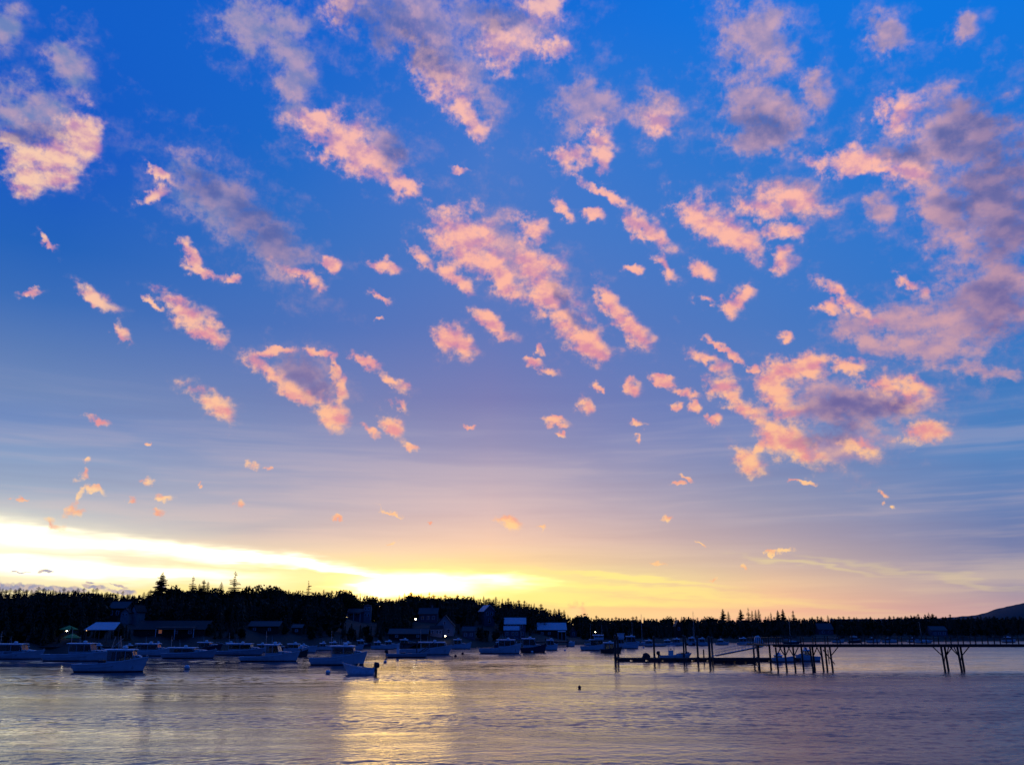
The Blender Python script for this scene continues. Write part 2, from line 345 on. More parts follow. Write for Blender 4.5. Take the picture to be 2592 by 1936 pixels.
# ------------------------------------------------------------------ mesh kit
class MB:
    """collects shapes in local metres and links them as one mesh object"""
    def __init__(s): s.v = []; s.f = []
    def add(s, vs, fs, M=None):
        n = len(s.v)
        s.v += [tuple(M @ Vector(v)) if M else tuple(v) for v in vs]
        s.f += [tuple(i + n for i in f) for f in fs]
        return s
    def box(s, c, d, rot=None, bev=0.0):
        x, y, z = d[0] / 2, d[1] / 2, d[2] / 2
        vs = [(-x,-y,-z),(x,-y,-z),(x,y,-z),(-x,y,-z),(-x,-y,z),(x,-y,z),(x,y,z),(-x,y,z)]
        fs = [(3,2,1,0),(4,5,6,7),(0,1,5,4),(1,2,6,5),(2,3,7,6),(3,0,4,7)]
        M = Matrix.Translation(c) @ (Euler(rot).to_matrix().to_4x4() if rot else Matrix())
        return s.add(vs, fs, M)
    def tube(s, a, b, r0, r1=None, n=8, cap=True):
        a, b = Vector(a), Vector(b); r1 = r0 if r1 is None else r1
        z = (b - a).normalized(); q = z.to_track_quat('Z', 'Y').to_matrix()
        vs = []
        for p, r in ((a, r0), (b, r1)):
            for k in range(n):
                t = 2 * math.pi * k / n
                vs.append(p + q @ Vector((r * math.cos(t), r * math.sin(t), 0)))
        fs = [(k, (k + 1) % n, n + (k + 1) % n, n + k) for k in range(n)]
        if cap: fs += [tuple(reversed(range(n))), tuple(range(n, 2 * n))]
        return s.add(vs, fs)
    def path(s, pts, r, n=6):
        for a, b in zip(pts, pts[1:]): s.tube(a, b, r, n=n)
        return s
    def lathe(s, prof, n=16, c=(0, 0, 0)):
        vs = [(c[0] + r * math.cos(2 * math.pi * k / n), c[1] + r * math.sin(2 * math.pi * k / n), c[2] + z) for r, z in prof for k in range(n)]
        fs = []
        for i in range(len(prof) - 1):
            for k in range(n):
                k2 = (k + 1) % n
                fs.append((i * n + k, i * n + k2, (i + 1) * n + k2, (i + 1) * n + k))
        fs.append(tuple(reversed(range(n)))); fs.append(tuple((len(prof) - 1) * n + k for k in range(n)))
        return s.add(vs, fs)
    def prism(s, poly, y0, y1, axis='y'):
        n = len(poly)
        if axis == 'y': vs = [(x, y0, z) for x, z in poly] + [(x, y1, z) for x, z in poly]
        else: vs = [(x, y, y0) for x, y in poly] + [(x, y, y1) for x, y in poly]
        fs = [tuple(range(n)), tuple(reversed(range(n, 2 * n)))] + [(k, n + k, n + (k + 1) % n, (k + 1) % n) for k in range(n)]
        return s.add(vs, fs)
    def loft(s, rows, close=False, cap=False):
        m = len(rows[0]); vs = [p for r in rows for p in r]; fs = []
        for i in range(len(rows) - 1):
            for k in range(m if close else m - 1):
                k2 = (k + 1) % m
                fs.append((i * m + k, i * m + k2, (i + 1) * m + k2, (i + 1) * m + k))
        if cap: fs += [tuple(reversed(range(m))), tuple((len(rows) - 1) * m + k for k in range(m))]
        return s.add(vs, fs)
    def mesh(s, name, mat, smooth=False):
        me = bpy.data.meshes.new(name); me.from_pydata(s.v, [], s.f); me.update()
        if mat: me.materials.append(mat)
        if smooth:
            me.shade_smooth()
            try: me.set_sharp_from_angle(angle=R(40))
            except Exception: pass
        return me
    def build(s, name, mat, parent=None, smooth=False, loc=None):
        o = bpy.data.objects.new(name, s.mesh(name, mat, smooth)); C.objects.link(o)
        if parent: o.parent = parent
        if loc is not None: o.location = loc
        return o
def empty(name, loc=(0, 0, 0), rz=0.0):
    o = bpy.data.objects.new(name, None); C.objects.link(o)
    o.location = loc; o.rotation_euler = (0, 0, rz); o.empty_display_size = 0.3
    return o
def tag(o, label=None, cat=None, group=None, kind=None):
    for k, v in (('label', label), ('category', cat), ('group', group), ('kind', kind)):
        if v: o[k] = v
    return o
KIDS = {}
def kids(o): return [c for c in bpy.data.objects if c.parent == o]
def copy_tree(o, loc, rz=0.0, sc=1.0, chs=None):
    c = o.copy(); C.objects.link(c); c.location = loc; c.rotation_euler = (0, 0, rz)
    c.scale = (sc, sc, sc) if not isinstance(sc, tuple) else sc
    for ch in (chs if chs is not None else kids(o)):
        d = ch.copy(); C.objects.link(d); d.parent = c
    return c

# ------------------------------------------------------------------ materials
MATS = {}
def mat(name, col, rough=0.6, metal=0.0, var=0.25, vscale=1.5, spec=0.5, two=None, bump=0.0, emit=None, coat=0.0):
    if name in MATS: return MATS[name]
    m = bpy.data.materials.new(name); m.use_nodes = True; MATS[name] = m
    g = Nodes(m.node_tree); b = m.node_tree.nodes['Principled BSDF']
    t = g.n.new('ShaderNodeTexCoord').outputs['Object']
    n = g.noise(t, vscale, 5, 0.6)
    c1 = tuple(c * (1 - var) for c in col[:3]) + (1,); c2 = tuple(min(1, c * (1 + var)) for c in col[:3]) + (1,)
    if two: c2 = tuple(two) + (1,)
    g.put(b.inputs['Base Color'], g.mix(g.remap(n, 0.3, 0.7), c1, c2))
    g.put(b.inputs['Roughness'], g.remap(n, 0.2, 0.8, max(0, rough - 0.1), min(1, rough + 0.12)))
    b.inputs['Metallic'].default_value = metal; b.inputs['Specular IOR Level'].default_value = spec
    b.inputs['Coat Weight'].default_value = coat
    if bump:
        bp = g.n.new('ShaderNodeBump'); bp.inputs['Strength'].default_value = bump; bp.inputs['Distance'].default_value = 0.03
        g.put(bp.inputs['Height'], g.noise(t, vscale * 8, 4, 0.6)); g.l.new(bp.outputs[0], b.inputs['Normal'])
    if emit:
        b.inputs['Emission Color'].default_value = tuple(emit[:3]) + (1,); b.inputs['Emission Strength'].default_value = emit[3]
    return m
def hull_mat(name, col, boot, line=0.16):
    """painted topsides over bottom paint, with scuffs and a weed-stained band at the waterline"""
    if name in MATS: return MATS[name]
    m = mat(name, col, 0.35, var=0.12, vscale=0.8)
    g = Nodes(m.node_tree); b = m.node_tree.nodes['Principled BSDF']
    t = g.n.new('ShaderNodeTexCoord').outputs['Object']
    z = g.sep(t)[2]
    src = b.inputs['Base Color'].links[0].from_socket
    stain = g.math('MULTIPLY', g.remap(z, 0.75, 0.1), g.remap(g.noise(g.mapping(t, scale=(2.2, 2.2, 0.5)), 1.6, 4, 0.6), 0.45, 0.75))
    c = g.mix(g.math('MULTIPLY', stain, 0.5), src, (0.22, 0.19, 0.13, 1))
    wob = g.math('MULTIPLY', g.math('SUBTRACT', g.noise(t, 1.2, 3), 0.5), 0.05)
    c = g.mix(g.math('LESS_THAN', g.math('ADD', z, wob), line), c, tuple(boot) + (1,))
    g.put(b.inputs['Base Color'], c)
    return m
WHITE = mat('white_paint', (0.6, 0.61, 0.6), 0.4, var=0.1)
CABIN = mat('cabin_paint', (0.36, 0.37, 0.37), 0.45, var=0.15)
HULL_W = hull_mat('white_hull', (0.54, 0.56, 0.56), (0.035, 0.02, 0.018))
HULL_G = hull_mat('grey_hull', (0.36, 0.40, 0.43), (0.03, 0.02, 0.02))
HULL_N = hull_mat('navy_hull', (0.018, 0.026, 0.055), (0.05, 0.012, 0.01), 0.1)
HULL_D = hull_mat('dark_green_hull', (0.02, 0.04, 0.035), (0.05, 0.014, 0.01), 0.1)
DECK = mat('deck_paint', (0.36, 0.38, 0.38), 0.6)
ROOFP = mat('roof_paint', (0.70, 0.72, 0.72), 0.45, var=0.1)
RUB = mat('rub_rail', (0.08, 0.07, 0.06), 0.5)
DARK = mat('dark_metal', (0.03, 0.032, 0.035), 0.45)
ALU = mat('aluminium', (0.45, 0.46, 0.47), 0.35, 0.8)
BLACKP = mat('black_cowl', (0.012, 0.012, 0.014), 0.3)
RUBBER = mat('rubber', (0.02, 0.02, 0.02), 0.8)
WOOD = mat('weathered_wood', (0.10, 0.085, 0.07), 0.8, var=0.4, vscale=2.0, bump=0.4)
PILE = mat('wet_timber', (0.045, 0.036, 0.028), 0.75, var=0.45, vscale=2.5, bump=0.6)
TARP = mat('blue_tarp', (0.10, 0.17, 0.26), 0.6)
GREENC = mat('green_canvas', (0.22, 0.32, 0.05), 0.75, var=0.15)
BLUEC = mat('blue_canvas', (0.12, 0.26, 0.42), 0.75, var=0.15)
SHINGLE = mat('grey_shingle', (0.16, 0.155, 0.15), 0.85, var=0.3, vscale=3, bump=0.3)
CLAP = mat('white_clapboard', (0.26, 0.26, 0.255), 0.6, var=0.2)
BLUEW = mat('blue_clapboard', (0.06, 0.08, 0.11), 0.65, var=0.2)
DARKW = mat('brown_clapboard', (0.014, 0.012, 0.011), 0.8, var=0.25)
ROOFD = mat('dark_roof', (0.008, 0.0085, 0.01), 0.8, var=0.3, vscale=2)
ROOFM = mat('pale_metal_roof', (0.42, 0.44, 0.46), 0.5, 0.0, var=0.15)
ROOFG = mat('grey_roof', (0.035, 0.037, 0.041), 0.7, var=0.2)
STONE = mat('granite', (0.16, 0.155, 0.15), 0.85, var=0.4, vscale=1.2, bump=0.6)
ORANGE = mat('orange_buoy', (0.45, 0.07, 0.03), 0.45)
REDB = mat('red_buoy', (0.30, 0.015, 0.015), 0.4)
BULB = mat('lamp_bulb', (1, 0.9, 0.7), 0.4, emit=(1.0, 0.82, 0.5, 30))
BULBD = mat('dim_bulb', (1, 0.8, 0.5), 0.4, emit=(1.0, 0.62, 0.25, 2.2))
WINLIT = mat('lit_pane', (0.3, 0.2, 0.1), 0.3, emit=(1.0, 0.35, 0.12, 0.12))
def glass_mat():
    m = bpy.data.materials.new('tinted_glass'); m.use_nodes = True
    g = Nodes(m.node_tree); g.n.clear()
    o = g.n.new('ShaderNodeOutputMaterial')
    t = g.n.new('ShaderNodeBsdfTransparent'); t.inputs[0].default_value = (0.55, 0.6, 0.6, 1)
    s = g.n.new('ShaderNodeBsdfGlossy'); s.inputs['Roughness'].default_value = 0.04; s.inputs['Color'].default_value = (0.9, 0.9, 0.9, 1)
    fr = g.n.new('ShaderNodeFresnel'); fr.inputs[0].default_value = 1.5
    mx = g.n.new('ShaderNodeMixShader'); g.l.new(fr.outputs[0], mx.inputs[0]); g.l.new(t.outputs[0], mx.inputs[1]); g.l.new(s.outputs[0], mx.inputs[2])
    g.l.new(mx.outputs[0], o.inputs[0])
    return m
GLASS = glass_mat()
def leaf_mat(name, a, b, tr):
    m = bpy.data.materials.new(name); m.use_nodes = True
    g = Nodes(m.node_tree); bs = m.node_tree.nodes['Principled BSDF']; out = [n for n in g.n if n.type == 'OUTPUT_MATERIAL'][0]
    t = g.n.new('ShaderNodeTexCoord').outputs['Object']
    c = g.mix(g.remap(g.noise(t, 0.9, 3), 0.3, 0.7), a + (1,), b + (1,))
    g.put(bs.inputs['Base Color'], c); bs.inputs['Roughness'].default_value = 0.7; bs.inputs['Specular IOR Level'].default_value = 0.2
    tl = g.n.new('ShaderNodeBsdfTranslucent'); g.put(tl.inputs['Color'], c)
    mx = g.n.new('ShaderNodeMixShader'); mx.inputs[0].default_value = tr
    g.l.new(bs.outputs[0], mx.inputs[1]); g.l.new(tl.outputs[0], mx.inputs[2]); g.l.new(mx.outputs[0], out.inputs[0])
    return m
NEEDLE = leaf_mat('spruce_needles', (0.010, 0.018, 0.010), (0.028, 0.042, 0.018), 0.15)
LEAF = leaf_mat('broad_leaves', (0.016, 0.026, 0.008), (0.045, 0.06, 0.018), 0.3)
BARK = mat('bark', (0.035, 0.028, 0.022), 0.9, var=0.3, bump=0.4)
# ------------------------------------------------------------------ water
import numpy as np
def water_material():
    m = bpy.data.materials.new('harbour_water'); m.use_nodes = True
    g = Nodes(m.node_tree); b = m.node_tree.nodes['Principled BSDF']
    t = g.n.new('ShaderNodeTexCoord').outputs['Object']
    y = g.sep(t)[1]
    b.inputs['Base Color'].default_value = (0.012, 0.022, 0.035, 1)
    b.inputs['IOR'].default_value = 1.335
    # cat's-paws: the fine ripple varies over tens of metres, in bands drawn out across the harbour
    patch = g.noise(g.mapping(t, rot=(0, 0, R(-6)), scale=(0.35, 1.0, 1.0)), 0.05, 4, 0.55)
    patch2 = g.noise(g.mapping(t, rot=(0, 0, R(4)), scale=(0.4, 1.0, 1.0)), 0.3, 3, 0.6)
    amp = g.math('MULTIPLY', g.math('MULTIPLY', g.remap(patch, 0.36, 0.64, 0.4, 1.35), g.remap(patch2, 0.35, 0.65, 0.55, 1.4)), g.remap(y, 124, 138, 1.0, 0.7))
    breeze = g.math('MULTIPLY', g.remap(g.math('SUBTRACT', g.sep(t)[0], g.math('MULTIPLY', y, 0.1)), -3, 17), g.remap(y, 138, 124))
    w2 = g.noise(g.mapping(t, rot=(0, 0, R(-22)), scale=(0.7, 1.0, 1.0)), 2.6, 3, 0.55)
    bp = g.n.new('ShaderNodeBump'); bp.inputs['Strength'].default_value = 1.0; bp.inputs['Distance'].default_value = 0.03
    g.put(bp.inputs['Height'], g.math('MULTIPLY', w2, amp)); g.l.new(bp.outputs[0], b.inputs['Normal'])
    g.put(b.inputs['Roughness'], g.math('ADD', g.remap(amp, 0.3, 1.2, WROUGH[0], WROUGH[1], kind='LINEAR'), g.math('ADD', g.math('MULTIPLY', breeze, 0.18), g.remap(y, 140, 320, 0.0, 0.2, kind='LINEAR'))))
    return m
WROUGH = (0.06, 0.13)
WSLOPE = 0.05
def waves(X, Y, step):
    """a short, confused harbour chop as a sum of many small wave trains; trains finer than the mesh are left to the ripple bump"""
    rs = np.random.RandomState(4)
    Z = np.zeros_like(X); n = 80
    for i in range(n):
        lam = 0.28 * (2.8 / 0.28) ** ((i + rs.rand()) / n)
        th = math.radians(-78 + rs.randn() * 58)
        k = 2 * math.pi / lam
        a = WSLOPE * math.sqrt(2.0 / n) / k * (0.9 / lam) ** 0.25
        ph = k * (X * math.cos(th) + Y * math.sin(th)) + rs.rand() * 6.283
        fade = np.clip((lam / step - 2.5) / 2.0, 0, 1)
        Z += a * fade * np.sin(ph)
    far = np.clip((Y - 70) / 90, 0, 1)
    for i in range(36):
        lam = 2.2 * (9.0 / 2.2) ** ((i + rs.rand()) / 36)
        th = math.radians(-82 + rs.randn() * 40); k = 2 * math.pi / lam
        Z += 0.034 * math.sqrt(2.0 / 36) / k * far * np.clip((lam / step - 2.5) / 2.0, 0, 1) * np.sin(k * (X * math.cos(th) + Y * math.sin(th)) + rs.rand() * 6.283)
    # gusts: groups of higher and lower chop
    G = np.zeros_like(X)
    for i in range(14):
        lam = 14 * 7 ** rs.rand(); th = math.radians(90 + rs.randn() * 22); k = 2 * math.pi / lam
        G += np.sin(k * (X * 0.5 * math.cos(th) + Y * math.sin(th)) + rs.rand() * 6.283)
    G = 0.95 + 0.7 * np.tanh(G / 2.4)
    calm = np.clip((Y - 124) / 14, 0, 1)
    breeze = np.clip((X - 0.1 * Y + 3) / 20, 0, 1)
    breeze = breeze * breeze * (3 - 2 * breeze)
    G = G * (1 - 0.65 * breeze) + 0.62 * breeze
    return Z * G * (1 + 1.2 * breeze * (1 - calm)) * (1 - 0.35 * calm)
NC, NR, R0, R1 = 1000, 1650, 27.0, 360.0
th = np.linspace(math.radians(-40), math.radians(40), NC)
rr = R0 * (R1 / R0) ** np.linspace(0, 1, NR)
TH, RR = np.meshgrid(th, rr)
WX, WY = RR * np.sin(TH), RR * np.cos(TH)
WZ = waves(WX, WY, RR * (math.log(R1 / R0) / NR))
edge = np.minimum(1, np.minimum(np.arange(NC), NC - 1 - np.arange(NC)) / 30.0)[None, :] * np.minimum(1, np.minimum(np.arange(NR), NR - 1 - np.arange(NR)) / 30.0)[:, None]
WZ = WZ * edge
co = np.stack([WX, WY, WZ], -1).reshape(-1, 3)
ext = np.array([(-5000, -400, -0.12), (5000, -400, -0.12), (5000, 9000, -0.12), (-5000, 9000, -0.12)], float)
ii = (np.arange(NR - 1)[:, None] * NC + np.arange(NC - 1)[None, :]).reshape(-1)
quads = np.stack([ii, ii + 1, ii + NC + 1, ii + NC], -1)
quads = quads[:, ::-1]
nv = len(co)
quads = np.vstack([quads, [[nv, nv + 1, nv + 2, nv + 3]]]).astype(np.int32)
co = np.vstack([co, ext])
me = bpy.data.meshes.new('water')
me.vertices.add(len(co)); me.vertices.foreach_set('co', co.astype(np.float32).ravel())
me.loops.add(quads.size); me.loops.foreach_set('vertex_index', quads.ravel())
me.polygons.add(len(quads)); me.polygons.foreach_set('loop_start', np.arange(0, quads.size, 4, dtype=np.int32))
me.update(); me.validate(); me.shade_smooth()
me.materials.append(water_material())
water = bpy.data.objects.new('water', me); C.objects.link(water)
tag(water, 'rippled harbour water reflecting the sunset', kind='structure')

# ------------------------------------------------------------------ the far shore: bank, wooded rise and hills
def lerp_table(tab, x):
    if x <= tab[0][0]: return tab[0][1]
    for (a, u), (b, v) in zip(tab, tab[1:]):
        if x <= b:
            k = (x - a) / (b - a); return u + (v - u) * k
    return tab[-1][1]
SHORE = [(-500, 200), (0, 216), (500, 248), (900, 280), (1250, 306), (1450, 350), (1700, 400), (2100, 440), (2592, 470), (3200, 500)]   # px column -> metres
TREETOP = [(-500,1494),(0,1492),(120,1491),(240,1495),(352,1503),(400,1496),(500,1495),(590,1500),(650,1498),(700,1494),(750,1506),(820,1506),(870,1502),(925,1514),(975,1518),(1030,1508),(1090,1508),(1170,1513),(1235,1516),(1290,1519),(1350,1529),(1405,1545),(1440,1557),(1500,1562),(1580,1562),(1700,1565),(1875,1562),(2050,1561),(2230,1560),(2340,1554),(2405,1558),(2592,1558),(3200,1556)]
def inland(px): return lerp_table([(-500, 60), (700, 66), (1000, 95), (1300, 95), (1450, 60), (1700, 55), (3200, 60)], px)
def column_of(x, y):
    """photo column in which a ground point stands"""
    depth = y * math.cos(PITCH) - EYE * math.sin(PITCH)
    return 1296 + FPX * x / depth
TREE_H = 9.0
def ground(x, y):
    px = column_of(x, y)
    s = lerp_table(SHORE, px) + 3.5 * math.sin(px * 0.021) + 2.0 * math.sin(px * 0.057 + 1)
    t = y - s; I_ = inland(px)
    top = max(2.2, at(px, lerp_table(TREETOP, px), s + I_).z - TREE_H)
    if t < -8: return -2.0
    if t < 4: return -2.0 + (t + 8) / 12 * 3.4
    k = min(1.0, (t - 4) / (I_ - 4)); k2 = 1 - (1 - k) ** 1.9
    h = 1.4 + (top - 1.4) * k2
    if t > I_: h = top + min(1.0, (t - I_) / 80) * 0.6
    return h + 0.5 * mnoise.noise(Vector((x * 0.06, y * 0.06, 0))) * min(1, max(0, (t + 4) / 8))
tm = MB(); rows = []
cols_px = [(-480 + 16 * i) for i in range(226)]
offs = [-16, -8, -5, -2, 1, 4, 8, 13, 20, 28, 37, 47, 58, 70, 85, 105, 140, 190, 260, 420, 800]
for d in offs:
    r_ = []
    for px in cols_px:
        y = lerp_table(SHORE, px) + d
        x = (px - 1296) / FPX * (y * math.cos(PITCH) - EYE * math.sin(PITCH))
        r_.append((x, y, ground(x, y) + (0.25 * mnoise.noise(Vector((x * 0.5, y * 0.5, 3))) if -6 < d < 10 else 0)))
    rows.append(r_)
tm.loft(rows)
EARTH = mat('dark_turf', (0.012, 0.015, 0.009), 0.9, var=0.45, vscale=0.15, two=(0.022, 0.024, 0.014))
land = tag(tm.build('terrain', EARTH, smooth=True), 'low wooded far shore of the harbour', kind='structure')
hm = MB(); rows = []
RIDGE = [(2100,1566),(2250,1566),(2380,1564),(2470,1557),(2500,1549),(2520,1541),(2555,1533),(2592,1526),(2650,1512),(2740,1500),(2850,1508),(2980,1530),(3100,1552),(3200,1566)]
for d, f in ((-300, 0.0), (-150, 0.55), (0, 1.0), (250, 0.8), (700, 0.0)):
    r_ = []
    for i in range(140):
        px = 2100 + i * 8
        p = at(px, lerp_table(RIDGE, px) + (-1.2 * abs(mnoise.noise(Vector((px * 0.35, 0, 0)))) if d == 0 else 0), 3000)
        hz = max(0, p.z) + (2.2 * mnoise.noise(Vector((px * 0.21, d, 5))) if 0 < f else 0)
        r_.append((p.x * (3000 + d) / 3000, 3000 + d, -2 + (hz + 2) * f))
    rows.append(r_)
hm.loft(rows)
HILL = mat('far_woods', (0.022, 0.025, 0.028), 0.95, var=0.3, vscale=0.02)
tag(hm.build('hills', HILL, smooth=True), 'wooded hill rising far beyond the right shore', kind='structure')

# ------------------------------------------------------------------ trees
def spruce_meshes(seed, h=10.0, r=2.2, whorls=22, gap=0.1, bare=0.06, lean=0.0):
    rnd = random.Random(seed); cr = MB(); tk = MB()
    tk.tube((0, 0, -0.6), (lean * 0.5, 0, h * 0.5), 0.02 * h, 0.012 * h, n=6).tube((lean * 0.5, 0, h * 0.5), (lean, 0, h * 0.985), 0.012 * h, 0.002 * h, n=5)
    for w in range(whorls):
        k = w / (whorls - 1); z = h * (bare + (0.99 - bare) * k)
        R0 = r * ((1 - k) ** 0.68) * (0.72 + 0.5 * rnd.random()) + 0.06 * r
        if rnd.random() < gap: R0 *= 0.45
        for b in range(9 if k < 0.7 else 7):
            if rnd.random() < 0.12: continue
            t = rnd.random() * 6.283; L = R0 * (0.65 + 0.5 * rnd.random())
            d = Vector((math.cos(t), math.sin(t), 0)); sd_ = Vector((-d.y, d.x, 0))
            o = Vector((lean * k, 0, z)); droop = -0.28 * L + 0.1 * L * rnd.random() + 0.25 * L * k
            n = 4; wd = 0.30 * L + 0.20
            prev = None; vs = []; fs = []
            for i in range(n + 1):
                u = i / n; c = o + d * (L * u) + Vector((0, 0, droop * u * (1.2 - 0.3 * u)))
                ww = wd * (1 - u) * (0.55 + 0.6 * rnd.random()) * (0.5 if i == 0 else 1)
                hang = -0.14 * L * (0.5 + rnd.random()) * (1 - u) - 0.05
                vs += [c + sd_ * ww + Vector((0, 0, hang)), c + Vector((0, 0, 0.05)), c - sd_ * ww + Vector((0, 0, hang))]
            for i in range(n):
                a = 3 * i
                fs += [(a, a + 1, a + 4, a + 3), (a + 1, a + 2, a + 5, a + 4)]
            cr.add(vs, fs)
            for i in range(3):
                u = 0.35 + 0.6 * rnd.random(); c = o + d * (L * u) + Vector((0, 0, droop * u))
                s_ = rnd.choice((-1, 1)); q = d * (0.16 * L) + sd_ * s_ * (0.26 * L + 0.08)
                cr.add([c, c + q * 0.5 + Vector((0, 0, 0.1)), c + q + Vector((0, 0, -0.12 * L))], [(0, 1, 2)])
    return cr, tk
def broad_meshes(seed, h=8.0, r=3.0, lumps=9, leaves=900):
    rnd = random.Random(seed); cr = MB(); tk = MB()
    tk.tube((0, 0, -0.6), (0.1, 0, h * 0.4), 0.03 * h, 0.02 * h, n=7)
    cs = []
    for i in range(lumps):
        t = rnd.random() * 6.283; k = rnd.random() ** 0.6
        c = Vector((math.cos(t) * r * 0.62 * k, math.sin(t) * r * 0.62 * k, h * (0.45 + 0.42 * rnd.random() * (1 - 0.3 * k))))
        cs.append((c, r * (0.28 + 0.22 * rnd.random())))
        tk.tube((0.1, 0, h * 0.38), c, 0.012 * h, 0.004 * h, n=5)
    for i in range(leaves):
        c, q = rnd.choice(cs)
        v = Vector((rnd.gauss(0, 1), rnd.gauss(0, 1), rnd.gauss(0, 0.8))).normalized() * q * (0.55 + 0.55 * rnd.random())
        s_ = 0.16 + 0.22 * rnd.random(); e = Euler((rnd.random() * 3, rnd.random() * 3, rnd.random() * 6)).to_matrix()
        p = c + v
        cr.add([p + e @ Vector((-s_, 0, 0)), p + e @ Vector((0, -s_ * 0.6, 0)), p + e @ Vector((s_, 0, 0.05)), p + e @ Vector((0, s_ * 0.6, 0))], [(0, 1, 2, 3)])
    return cr, tk
def tree_proto(kind, seed, **kw):
    cr, tk = (spruce_meshes if kind == 'spruce' else broad_meshes)(seed, **kw)
    nm = 'spruce_tree' if kind == 'spruce' else 'broadleaf_tree'
    return nm, tk.mesh('trunk', BARK), cr.mesh('crown', NEEDLE if kind == 'spruce' else LEAF)
PROTO = {
 'dense': tree_proto('spruce', 3, r=3.2, whorls=40, gap=0.04), 'full': tree_proto('spruce', 8, r=2.8, whorls=36),
 'open': tree_proto('spruce', 5, r=2.7, whorls=26, gap=0.22), 'thin': tree_proto('spruce', 14, r=1.9, whorls=32, gap=0.12),
 'ragged': tree_proto('spruce', 21, r=2.6, whorls=24, gap=0.35, lean=0.3), 'spire': tree_proto('spruce', 33, r=1.4, whorls=34, gap=0.08),
 'round': tree_proto('broad', 2), 'wide': tree_proto('broad', 6, r=3.8, lumps=12, leaves=1200), 'loose': tree_proto('broad', 9, r=2.6, lumps=7, leaves=420),
}
def tree(kind, px, ytop, extra, label, group, width=1.0, rz=None):
    """a tree whose tip stands at a photo position; extra = metres behind the shore"""
    Y = lerp_table(SHORE, px) + extra
    tip = at(px, ytop, Y)
    gz = ground(tip.x, Y)
    base_h = 8.0 if kind in ('round', 'wide', 'loose') else 10.0
    fac = 0.86 if base_h == 8.0 else 0.99
    h = max(2.0, (tip.z - gz) / fac); s_ = h / base_h
    nm, tk, cr = PROTO[kind]
    e = empty(nm, (tip.x, Y, gz), random.random() * 6.28 if rz is None else rz)
    e.scale = (s_ * width, s_ * width, s_)
    for n_, me in (('trunk', tk), ('crown', cr)):
        o = bpy.data.objects.new(n_, me); C.objects.link(o); o.parent = e
    return tag(e, label, 'tree', group)
random.seed(11)
